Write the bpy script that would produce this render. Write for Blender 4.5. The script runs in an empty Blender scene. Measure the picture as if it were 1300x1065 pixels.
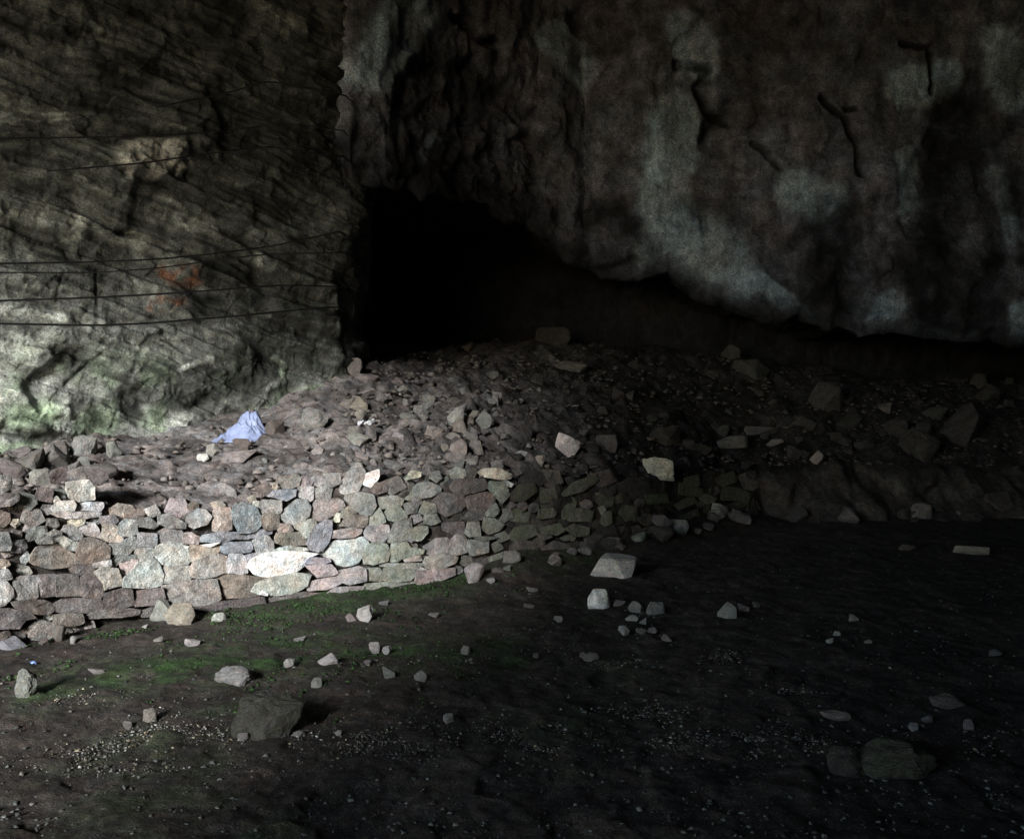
import bpy, bmesh, math, random
import numpy as np
from mathutils import Vector, noise as mnoise

# ------------------------------------------------------------------ camera, world, sun, exposure
S = bpy.context.scene
C = S.collection
F = 1249.0                 # focal length in photograph pixels (1300 px wide)
CX, CY, EYE = 650.0, 487.5, 1.75

cam_d = bpy.data.cameras.new('camera')
cam = bpy.data.objects.new('camera', cam_d)
C.objects.link(cam)
cam.location = (0, 0, EYE)
cam.rotation_euler = (math.radians(90), 0, 0)
cam_d.sensor_width = 36.0
cam_d.lens = 36.0 * F / 1300.0
cam_d.shift_y = -45.0 / 1300.0
cam_d.clip_start = 0.05
cam_d.clip_end = 500
S.camera = cam

SUN_DIR = Vector((-0.22, -0.90, 0.36)).normalized()       # towards the light, through the cave mouth
world = bpy.data.worlds.new('World')
S.world = world
world.use_nodes = True
wn = world.node_tree
wn.nodes.clear()
wo = wn.nodes.new('ShaderNodeOutputWorld')
wb = wn.nodes.new('ShaderNodeBackground')
sky = wn.nodes.new('ShaderNodeTexSky')
sky.sky_type = 'NISHITA'
sky.sun_disc = False
sky.sun_elevation = math.asin(SUN_DIR.z)
sky.sun_rotation = math.atan2(SUN_DIR.x, SUN_DIR.y)
sky.air_density = 1.0
sky.dust_density = 0.3
wb.inputs['Strength'].default_value = 0.12
wn.links.new(sky.outputs[0], wb.inputs[0])
wn.links.new(wb.outputs[0], wo.inputs[0])

sun_d = bpy.data.lights.new('sun', 'SUN')
sun_d.energy = 1.5
sun_d.angle = math.radians(10)
sun_d.color = (1.0, 0.985, 0.96)
sun = bpy.data.objects.new('sun', sun_d)
C.objects.link(sun)
sun.location = SUN_DIR * 40
sun.rotation_euler = (-SUN_DIR).to_track_quat('-Z', 'Y').to_euler()

S.view_settings.view_transform = 'Standard'
S.view_settings.look = 'None'
S.view_settings.gamma = 1.0
S.view_settings.use_curve_mapping = False
S.view_settings.exposure = 2.5
S.render.engine = 'CYCLES'
S.cycles.use_denoising = True
S.cycles.use_adaptive_sampling = False
S.cycles.max_bounces = 6
S.cycles.diffuse_bounces = 4
S.cycles.sample_clamp_indirect = 4.0

# ------------------------------------------------------------------ numpy noise
def _hash(ix, iy, iz, seed):
    h = (ix.astype(np.int64) * 374761393 + iy.astype(np.int64) * 668265263 + iz.astype(np.int64) * 2147483647 + seed * 1274126177) & 0xFFFFFFFF
    h = ((h ^ (h >> 13)) * 1274126177) & 0xFFFFFFFF
    h = ((h ^ (h >> 16)) * 2246822519) & 0xFFFFFFFF
    return (h ^ (h >> 15)) & 0xFFFFFFFF

def rnd(ix, iy, iz, seed):
    return _hash(ix, iy, iz, seed).astype(np.float64) / 4294967295.0

def vnoise(p, seed=0):
    """smooth noise in -1..1 at points p (n,3)"""
    i = np.floor(p).astype(np.int64)
    f = p - i
    u = f * f * f * (f * (f * 6 - 15) + 10)
    out = np.zeros(len(p))
    for dx in (0, 1):
        wx = u[:, 0] if dx else 1 - u[:, 0]
        for dy in (0, 1):
            wy = u[:, 1] if dy else 1 - u[:, 1]
            for dz in (0, 1):
                wz = u[:, 2] if dz else 1 - u[:, 2]
                h = _hash(i[:, 0] + dx, i[:, 1] + dy, i[:, 2] + dz, seed)
                gx = (h & 1023) / 511.5 - 1
                gy = ((h >> 10) & 1023) / 511.5 - 1
                gz = ((h >> 20) & 1023) / 511.5 - 1
                out += wx * wy * wz * (gx * (f[:, 0] - dx) + gy * (f[:, 1] - dy) + gz * (f[:, 2] - dz))
    return out * 1.4

def fbm(p, scale, octaves=5, seed=0, gain=0.5, lac=2.1):
    s, a, tot = scale, 1.0, 0
    out = np.zeros(len(p))
    for o in range(octaves):
        out += a * vnoise(p * s, seed + o * 17)
        s *= lac
        a *= gain
    return out

def blocky(p, scale, seed=0, tilt=1.0, soft=9.0):
    """fractured blocks: every cell a tilted facet, edges slightly worn; -1..1"""
    q = p * scale
    i = np.floor(q).astype(np.int64)
    sw = np.zeros(len(q))
    sv = np.zeros(len(q))
    for dx in (-1, 0, 1):
        for dy in (-1, 0, 1):
            for dz in (-1, 0, 1):
                cx, cy, cz = i[:, 0] + dx, i[:, 1] + dy, i[:, 2] + dz
                h = _hash(cx, cy, cz, seed + 1)
                g = _hash(cx, cy, cz, seed + 2)
                ddx = q[:, 0] - cx - (h & 1023) / 1023.0
                ddy = q[:, 1] - cy - ((h >> 10) & 1023) / 1023.0
                ddz = q[:, 2] - cz - ((h >> 20) & 1023) / 1023.0
                w = np.exp(-soft * (ddx * ddx + ddy * ddy + ddz * ddz))
                v = ((g & 255) / 127.5 - 1) + tilt * (((g >> 8) & 255) / 127.5 - 1) * ddx + tilt * (((g >> 16) & 255) / 127.5 - 1) * ddy + tilt * (((g >> 24) & 255) / 127.5 - 1) * ddz
                sw += w
                sv += w * v
    return sv / (sw + 1e-12)

def sstep(a, b, x):
    t = np.clip((x - a) / (b - a), 0, 1)
    return t * t * (3 - 2 * t)

def to_px(P):
    return CX + F * P[:, 0] / P[:, 1], CY - F * (P[:, 2] - EYE) / P[:, 1]

def at(px, py, d):
    return np.array([(px - CX) / F * d, d, EYE - (py - CY) / F * d])

def stroke(qx, qy, pts, width, soft=0.6):
    """1 inside a band round a polyline (pixel units of the photograph), fading out"""
    best = np.full(len(qx), 1e9)
    for (x0, y0), (x1, y1) in zip(pts[:-1], pts[1:]):
        vx, vy = x1 - x0, y1 - y0
        L = vx * vx + vy * vy + 1e-6
        t = np.clip(((qx - x0) * vx + (qy - y0) * vy) / L, 0, 1)
        best = np.minimum(best, np.hypot(qx - x0 - t * vx, qy - y0 - t * vy))
    return 1 - sstep(width * (1 - soft), width * (1 + soft * .5), best)

# ------------------------------------------------------------------ helpers
def tag(o, label=None, cat=None, group=None, kind=None):
    if label: o['label'] = label
    if cat: o['category'] = cat
    if group: o['group'] = group
    if kind: o['kind'] = kind
    return o

def link(name, me, mat=None, parent=None):
    o = bpy.data.objects.new(name, me)
    C.objects.link(o)
    if mat is not None and not me.materials:
        me.materials.append(mat)
    if parent is not None:
        o.parent = parent
    return o

def grid_mesh(name, P, col=None, smooth=True):
    """P (n,m,3) -> quad grid mesh with colour attribute Col"""
    n, m = P.shape[:2]
    me = bpy.data.meshes.new(name)
    idx = np.arange(n * m).reshape(n, m)
    q = np.stack([idx[:-1, :-1], idx[1:, :-1], idx[1:, 1:], idx[:-1, 1:]], -1).reshape(-1, 4)
    me.vertices.add(n * m)
    me.vertices.foreach_set('co', P.reshape(-1).astype(np.float32))
    me.loops.add(q.size)
    me.loops.foreach_set('vertex_index', q.reshape(-1).astype(np.int32))
    me.polygons.add(len(q))
    me.polygons.foreach_set('loop_start', (np.arange(len(q)) * 4).astype(np.int32))
    me.polygons.foreach_set('use_smooth', np.full(len(q), smooth))
    me.update(calc_edges=True)
    if col is not None:
        a = me.attributes.new('Col', 'FLOAT_COLOR', 'POINT')
        c4 = np.ones((n * m, 4), np.float32)
        c4[:, :3] = np.clip(col, 0.004, 0.9)
        a.data.foreach_set('color', c4.reshape(-1))
    return me

def soup_mesh(name, V, Fc, smooth=False):
    me = bpy.data.meshes.new(name)
    me.from_pydata([tuple(v) for v in V], [], [tuple(f) for f in Fc])
    if smooth:
        me.polygons.foreach_set('use_smooth', [True] * len(me.polygons))
    me.update()
    return me

def normals(P):
    du = np.gradient(P, axis=0)
    dv = np.gradient(P, axis=1)
    n = np.cross(du, dv)
    return n / (np.linalg.norm(n, axis=2, keepdims=True) + 1e-9)

# ------------------------------------------------------------------ materials
def new_mat(name):
    m = bpy.data.materials.new(name)
    m.use_nodes = True
    nt = m.node_tree
    nt.nodes.clear()
    out = nt.nodes.new('ShaderNodeOutputMaterial')
    b = nt.nodes.new('ShaderNodeBsdfPrincipled')
    nt.links.new(b.outputs[0], out.inputs[0])
    return m, nt, b

def N(nt, t, **kw):
    n = nt.nodes.new(t)
    for k, v in kw.items():
        if k in n.inputs.keys() if hasattr(n.inputs, 'keys') else False:
            n.inputs[k].default_value = v
        else:
            setattr(n, k, v)
    return n

def noise_tex(nt, vec, scale, detail=6, rough=0.6, dist=0.0):
    n = nt.nodes.new('ShaderNodeTexNoise')
    n.inputs['Scale'].default_value = scale
    n.inputs['Detail'].default_value = detail
    n.inputs['Roughness'].default_value = rough
    n.inputs['Distortion'].default_value = dist
    if vec is not None:
        nt.links.new(vec, n.inputs['Vector'])
    return n

def ramp(nt, fac, stops):
    r = nt.nodes.new('ShaderNodeValToRGB')
    e = r.color_ramp.elements
    e[0].position, e[0].color = stops[0][0], (*stops[0][1], 1)
    e[1].position, e[1].color = stops[1][0], (*stops[1][1], 1)
    for p, c in stops[2:]:
        k = e.new(p)
        k.color = (*c, 1)
    nt.links.new(fac, r.inputs[0])
    return r.outputs[0]

def mul(nt, a, b, fac=1.0, mode='MULTIPLY'):
    m = nt.nodes.new('ShaderNodeMix')
    m.data_type = 'RGBA'
    m.blend_type = mode
    m.inputs[0].default_value = fac if not hasattr(fac, 'links') else 0
    if hasattr(fac, 'links'):
        nt.links.new(fac, m.inputs[0])
    for s, x in ((6, a), (7, b)):
        if hasattr(x, 'links'):
            nt.links.new(x, m.inputs[s])
        else:
            m.inputs[s].default_value = (*x, 1)
    return m.outputs[2]

def g3(v):
    return (v, v, v)

def rock_material(name, use_attr=True, scales=(2.5, 11, 60), bump=0.5, streak=0.0, rough=0.9, contrast=1.0, tint=True, speck=3.2):
    m, nt, b = new_mat(name)
    geo = nt.nodes.new('ShaderNodeNewGeometry')
    if use_attr:
        vec = geo.outputs['Position']
        at_ = nt.nodes.new('ShaderNodeAttribute')
        at_.attribute_name = 'Col'
        base = at_.outputs['Color']
    else:
        tc = nt.nodes.new('ShaderNodeTexCoord')
        oi = nt.nodes.new('ShaderNodeObjectInfo')
        va = nt.nodes.new('ShaderNodeVectorMath')
        va.operation = 'ADD'
        nt.links.new(tc.outputs['Object'], va.inputs[0])
        vm = nt.nodes.new('ShaderNodeVectorMath')
        vm.operation = 'SCALE'
        vm.inputs[0].default_value = (37, 53, 71)
        nt.links.new(oi.outputs['Random'], vm.inputs['Scale'])
        nt.links.new(vm.outputs[0], va.inputs[1])
        vec = va.outputs[0]
        base = oi.outputs['Color']
    n1 = noise_tex(nt, vec, scales[0], 7, 0.62)
    n2 = noise_tex(nt, vec, scales[1], 7, 0.68, 0.3)
    n3 = noise_tex(nt, vec, scales[2], 4, 0.7)
    lo = 1 - 0.5 * contrast
    c = mul(nt, base, ramp(nt, n1.outputs[0], [(0.32, g3(lo)), (0.68, g3(1 + 0.35 * contrast))]))
    c = mul(nt, c, ramp(nt, n2.outputs[0], [(0.33, g3(max(0.1, lo - .05))), (0.52, g3(1.0)), (0.72, g3(1 + 0.6 * contrast))]))
    c = mul(nt, c, ramp(nt, n3.outputs[0], [(0.35, g3(0.72)), (0.65, g3(1.28))]))
    vsc = nt.nodes.new('ShaderNodeTexNoise')
    vsc.inputs['Scale'].default_value = scales[2] * speck
    vsc.inputs['Detail'].default_value = 2
    vsc.inputs['Roughness'].default_value = 0.8
    nt.links.new(vec, vsc.inputs['Vector'])
    hs = nt.nodes.new('ShaderNodeMix'); hs.data_type = 'RGBA'; hs.inputs[0].default_value = 0.35
    nt.links.new(ramp(nt, vsc.outputs[0], [(0.30, g3(0.25)), (0.5, g3(1.0)), (0.70, g3(1.9))]), hs.inputs[6])
    nt.links.new(ramp(nt, vsc.outputs['Color'], [(0.36, (0.75, 0.75, 0.75)), (0.64, (1.3, 1.3, 1.3))]), hs.inputs[7])
    c = mul(nt, c, hs.outputs[2])
    if tint:
        nh = noise_tex(nt, vec, scales[0] * 2.2, 4, 0.6)
        c = mul(nt, c, ramp(nt, nh.outputs[0], [(0.34, (1.08, 0.97, 0.92)), (0.5, (1, 1, 1)), (0.66, (0.92, 1.0, 1.06))]))
    if streak:
        mp = nt.nodes.new('ShaderNodeMapping')
        mp.inputs['Scale'].default_value = (1, 1, 0.16)
        nt.links.new(vec, mp.inputs[0])
        ns = noise_tex(nt, mp.outputs[0], 3.2, 6, 0.6)
        c = mul(nt, c, ramp(nt, ns.outputs[0], [(0.36, g3(0.45)), (0.6, g3(1.15))]), streak)
    if not use_attr:      # moss amount rides in the object colour's alpha
        nm = noise_tex(nt, vec, 9, 5, 0.65)
        mth = nt.nodes.new('ShaderNodeMath')
        mth.operation = 'MULTIPLY'
        ivt = nt.nodes.new('ShaderNodeMath'); ivt.operation = 'SUBTRACT'
        ivt.inputs[0].default_value = 1.0
        nt.links.new(oi.outputs['Alpha'], ivt.inputs[1])
        rr = ramp(nt, nm.outputs[0], [(0.38, g3(0)), (0.62, g3(1))])
        nt.links.new(rr, mth.inputs[0]); nt.links.new(ivt.outputs[0], mth.inputs[1])
        c = mul(nt, c, (0.10, 0.125, 0.07), mth.outputs[0], 'MIX')
    nt.links.new(c, b.inputs['Base Color'])
    b.inputs['Roughness'].default_value = rough
    b.inputs['Specular IOR Level'].default_value = 0.25
    # relief
    bp = nt.nodes.new('ShaderNodeBump')
    bp.inputs['Strength'].default_value = bump
    bp.inputs['Distance'].default_value = 0.03
    ad = nt.nodes.new('ShaderNodeMath'); ad.operation = 'MULTIPLY_ADD'
    nt.links.new(n3.outputs[0], ad.inputs[0]); ad.inputs[1].default_value = 0.35
    nt.links.new(n2.outputs[0], ad.inputs[2])
    nt.links.new(ad.outputs[0], bp.inputs['Height'])
    nt.links.new(bp.outputs[0], b.inputs['Normal'])
    return m

M_ROCK = rock_material('cave_rock', True, (1.6, 8, 45), 0.8, 0.0, tint=False, speck=1.7)
M_FLOW = rock_material('cave_rock_streaked', True, (1.1, 6, 38), 0.8, 0.8, speck=1.5)
M_SOIL = rock_material('cave_soil', True, (3, 17, 90), 0.9, 0.0, 0.95, 1.1, speck=1.4)
M_STONE = rock_material('wall_stone', False, (3.5, 16, 75), 0.9, 0.0, 0.9, 0.75, speck=1.8)
M_CHIP = rock_material('chip_stone', True, (5, 30, 120), 0.3, 0.0, 0.85, 0.5)

def plain_mat(name, col, rough=0.6, trans=0.0):
    m, nt, b = new_mat(name)
    tc = nt.nodes.new('ShaderNodeTexCoord')
    n = noise_tex(nt, tc.outputs['Object'], 14, 5, 0.6)
    nt.links.new(mul(nt, col, ramp(nt, n.outputs[0], [(0.3, g3(0.8)), (0.7, g3(1.1))])), b.inputs['Base Color'])
    b.inputs['Roughness'].default_value = rough
    if trans:
        b.inputs['Transmission Weight'].default_value = trans
    return m

M_CABLE = plain_mat('black_cable_rubber', (0.012, 0.012, 0.013), 0.55)
M_BAG = plain_mat('thin_blue_white_plastic', (0.27, 0.325, 0.52), 0.5)
M_LITTER = plain_mat('white_plastic_scrap', (0.8, 0.82, 0.88), 0.4)
M_BLUE = plain_mat('blue_wrapper', (0.25, 0.4, 0.9), 0.35)

# ------------------------------------------------------------------ the lie of the land (metres, camera foot at 0,0)
BX = np.array([-900, -300, 0, 100, 200, 300, 400, 500, 580, 650, 800, 950, 1000, 1300, 1700], float)
BD = np.array([3.6, 5.55, 6.53, 6.99, 7.35, 7.68, 8.15, 8.42, 8.76, 9.2, 10.5, 12.6, 13.0, 13.5, 13.8])
def d_base(px):
    xs = np.clip(px, -900, 1700)
    acc = 0
    for o in (-24, -12, 0, 12, 24):
        acc = acc + np.interp(xs + o, BX, BD)
    return acc / 5.0

def ground_h(x, y):
    p = np.stack([x, y, np.zeros_like(x)], -1)
    h = 0.035 * fbm(p, 0.55, 3, 5) + 0.012 * fbm(p, 2.6, 4, 9)
    px = CX + F * x / np.maximum(y, 0.5)
    # dark earth heaped against the wall beyond its corner
    d = d_base(px)
    bank = np.exp(-((y - d) / 0.55) ** 2) * sstep(560, 660, px) * (1 - sstep(930, 1000, px)) * (0.13 + 0.05 * np.sin(px * .031))
    return h + np.where(y > 2, bank, 0)

# terrace surface from measured points: (photo x, photo y, distance)
TOPX = np.array([-300, 0, 100, 200, 300, 380, 440, 520, 600, 650, 720, 800, 870, 950, 1000, 1100, 1200, 1300, 1700], float)
TOPY = np.array([690, 636, 636, 645, 638, 618, 612, 612, 602, 606, 612, 614, 608, 612, 588, 585, 585, 592, 600], float)
ctl = []
for px_ in np.linspace(-300, 1600, 32):
    ctl.append(at(px_, np.interp(px_, TOPX, TOPY), d_base(px_) + 0.28))
for px_, py_, d_ in [(-200, 590, 8.0), (0, 578, 8.6), (100, 566, 9.0), (250, 545, 9.7), (330, 520, 10.2), (440, 470, 11.2), (440, 540, 9.6),
                     (520, 520, 10.2), (520, 468, 12.2), (600, 540, 10.3), (600, 490, 12.0), (600, 452, 14.5), (700, 560, 10.6), (700, 500, 12.2),
                     (700, 448, 14.5), (800, 570, 11.6), (800, 500, 13.0), (800, 450, 15.0), (900, 570, 12.6), (900, 500, 14.2), (950, 470, 15.2),
                     (1000, 545, 13.8), (1040, 490, 14.8), (1120, 505, 14.8), (1200, 530, 14.4), (1300, 540, 14.4), (1300, 510, 15.5), (1600, 540, 15),
                     (500, 445, 16.5), (800, 440, 17.5), (1100, 480, 17), (1400, 490, 17), (-300, 560, 8.5), (200, 440, 13), (0, 480, 13)]:
    ctl.append(at(px_, py_, d_))
ctl = np.array(ctl)
def _solve_rbf():
    P = ctl[:, :2]
    R = np.linalg.norm(P[:, None] - P[None], axis=2)
    n = len(P)
    A = np.zeros((n + 3, n + 3))
    A[:n, :n] = R - np.eye(n) * 0.05
    A[:n, n] = 1; A[:n, n + 1:] = P
    A[n, :n] = 1; A[n + 1:, :n] = P.T
    b = np.zeros(n + 3)
    b[:n] = ctl[:, 2]
    return np.linalg.solve(A, b)
RBF = _solve_rbf()
def terrace_h(x, y):
    sh = x.shape
    Q = np.stack([x.ravel(), y.ravel()], -1)
    R = np.linalg.norm(Q[:, None] - ctl[None, :, :2], axis=2)
    n = len(ctl)
    z = R @ RBF[:n] + RBF[n] + Q @ RBF[n + 1:]
    p = np.stack([Q[:, 0], Q[:, 1], z * 0], -1)
    z = z + 0.05 * fbm(p, 1.3, 3, 31)
    return z.reshape(sh)

# ground sheet: rows by distance, columns by bearing, then a wide apron out through the cave mouth
def build_ground():
    d = np.concatenate([np.geomspace(3.0, 16.0, 420)])
    px = np.linspace(-420, 1720, 620)
    D, PX = np.meshgrid(d, px, indexing='ij')
    X = (PX - CX) / F * D
    Y = D
    Z = ground_h(X.ravel(), Y.ravel()).reshape(X.shape)
    P = np.stack([X, Y, Z], -1)
    p = P.reshape(-1, 3)
    fine = 0.009 * blocky(p * np.array([1, 1, 0]), 6.0, 3, 1.2, 14.) + 0.009 * fbm(p, 9, 4, 77)
    P[..., 2] += fine.reshape(X.shape)
    qx, qy = to_px(P.reshape(-1, 3))
    nz = fbm(p, 0.9, 4, 12)
    nf = fbm(p, 4.0, 4, 19)
    base = np.array([0.050, 0.042, 0.037])[None] * (1 + 0.35 * nf[:, None])
    moss = np.array([0.026, 0.058, 0.015])[None] * (1 + 0.4 * nf[:, None])
    dist = np.abs(p[:, 1] - d_base(qx))
    near = np.exp(-(dist / 0.55) ** 2) * sstep(240, 340, qx) * (1 - sstep(560, 680, qx))
    band = stroke(qx, qy, [(40, 880), (200, 850), (420, 822), (560, 835), (650, 830)], 30, 0.9) * .7
    mm = np.clip(near * 1.0 + band + 0.35 * sstep(0.0, 0.5, nz) * (1 - sstep(700, 1000, qx)), 0, 1) * sstep(-0.5, 0.35, nf)
    col = base * (1 - mm[:, None]) + moss * mm[:, None]
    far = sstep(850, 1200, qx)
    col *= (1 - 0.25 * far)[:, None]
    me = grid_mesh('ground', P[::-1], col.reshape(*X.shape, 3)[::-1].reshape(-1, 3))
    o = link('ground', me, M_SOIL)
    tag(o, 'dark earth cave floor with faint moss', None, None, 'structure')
    # outer ground: ring of coarse quads round the fine sheet, 3 cm lower
    gx = np.concatenate([np.linspace(-90, -20, 15), np.linspace(-18, 18, 37), np.linspace(20, 90, 15)])
    gy = np.concatenate([np.linspace(-120, -10, 20), np.linspace(-8, 18, 27), np.linspace(20, 60, 9)])
    GX, GY = np.meshgrid(gx, gy, indexing='ij')
    GP = np.stack([GX, GY, np.full_like(GX, -0.16)], -1)
    fl = GP.reshape(-1, 3)
    GP[..., 2] += (0.05 * fbm(fl, 0.3, 2, 3)).reshape(GX.shape)
    gm = grid_mesh('terrain', GP, np.tile([0.12, 0.125, 0.12], (GX.size, 1)))
    tag(link('terrain', gm, M_SOIL), 'bare ground running out through the cave mouth', None, None, 'structure')
build_ground()

def build_terrace():
    px = np.linspace(-420, 1700, 680)
    t = np.concatenate([[0], np.geomspace(0.02, 1, 400)])
    T, PX = np.meshgrid(t, px, indexing='ij')
    d0 = d_base(PX) + 0.16
    D = d0 + T * (18.5 - d0)
    X = (PX - CX) / F * D
    Z = terrace_h(X, D)
    P = np.stack([X, D, Z], -1)
    p = P.reshape(-1, 3)
    qx, qy = to_px(p)
    flat = p * np.array([1, 1, 0.0])
    amp = 0.5 + 0.5 * sstep(330, 520, qx)
    dz = amp * (0.055 * blocky(flat, 4.2, 41, 1.3) + 0.030 * blocky(flat, 10, 47, 1.2)) + 0.012 * fbm(flat, 16, 3, 51)
    P[..., 2] += dz.reshape(X.shape)
    nz = fbm(p, 2.5, 4, 61)
    nb = blocky(flat, 6.0, 47, 0)
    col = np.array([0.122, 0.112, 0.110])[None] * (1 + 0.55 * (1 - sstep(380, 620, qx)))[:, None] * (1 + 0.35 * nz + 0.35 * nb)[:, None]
    soil = stroke(qx, qy, [(150, 590), (260, 605), (400, 575)], 26, 0.9)
    col *= (1 - 0.15 * soil)[:, None]
    pale = stroke(qx, qy, [(200, 548), (290, 550)], 14, 0.8)
    col += pale[:, None] * 0.10
    col *= (1 - 0.78 * sstep(560, 820, qx))[:, None]  # right-hand slope darkened: shade put into the colour
    # skirt: the earth core behind the stones, down to the floor
    skirt = []
    for k in range(12):
        f = k / 12.0
        row = P[0].copy()
        row[:, 2] = -0.15 * (1 - f) + row[:, 2] * f
        row[:, 1] -= (0.10 + 0.85 * sstep(960, 1020, px)) * (1 - f)
        skirt.append(row)
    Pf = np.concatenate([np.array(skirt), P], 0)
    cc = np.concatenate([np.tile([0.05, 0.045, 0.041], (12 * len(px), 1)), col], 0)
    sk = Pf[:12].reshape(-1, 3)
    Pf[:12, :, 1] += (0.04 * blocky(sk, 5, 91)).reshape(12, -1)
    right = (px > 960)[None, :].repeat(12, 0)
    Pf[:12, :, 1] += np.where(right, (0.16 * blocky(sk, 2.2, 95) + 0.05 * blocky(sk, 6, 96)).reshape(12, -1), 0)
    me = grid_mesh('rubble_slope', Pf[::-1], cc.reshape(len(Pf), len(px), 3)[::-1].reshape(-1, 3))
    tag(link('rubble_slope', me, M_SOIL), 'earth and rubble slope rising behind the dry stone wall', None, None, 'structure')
build_terrace()

# ------------------------------------------------------------------ rock faces
def chaikin(pts, n=3):
    pts = [np.array(p, float) for p in pts]
    for _ in range(n):
        out = [pts[0]]
        for a, b in zip(pts[:-1], pts[1:]):
            out += [a * .75 + b * .25, a * .25 + b * .75]
        out.append(pts[-1])
        pts = out
    return np.array(pts)

def along(pts, s):
    L = np.concatenate([[0], np.cumsum(np.linalg.norm(np.diff(pts, axis=0), axis=1))])
    return np.stack([np.interp(s * L[-1], L, pts[:, k]) for k in range(pts.shape[1])], -1)

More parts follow.
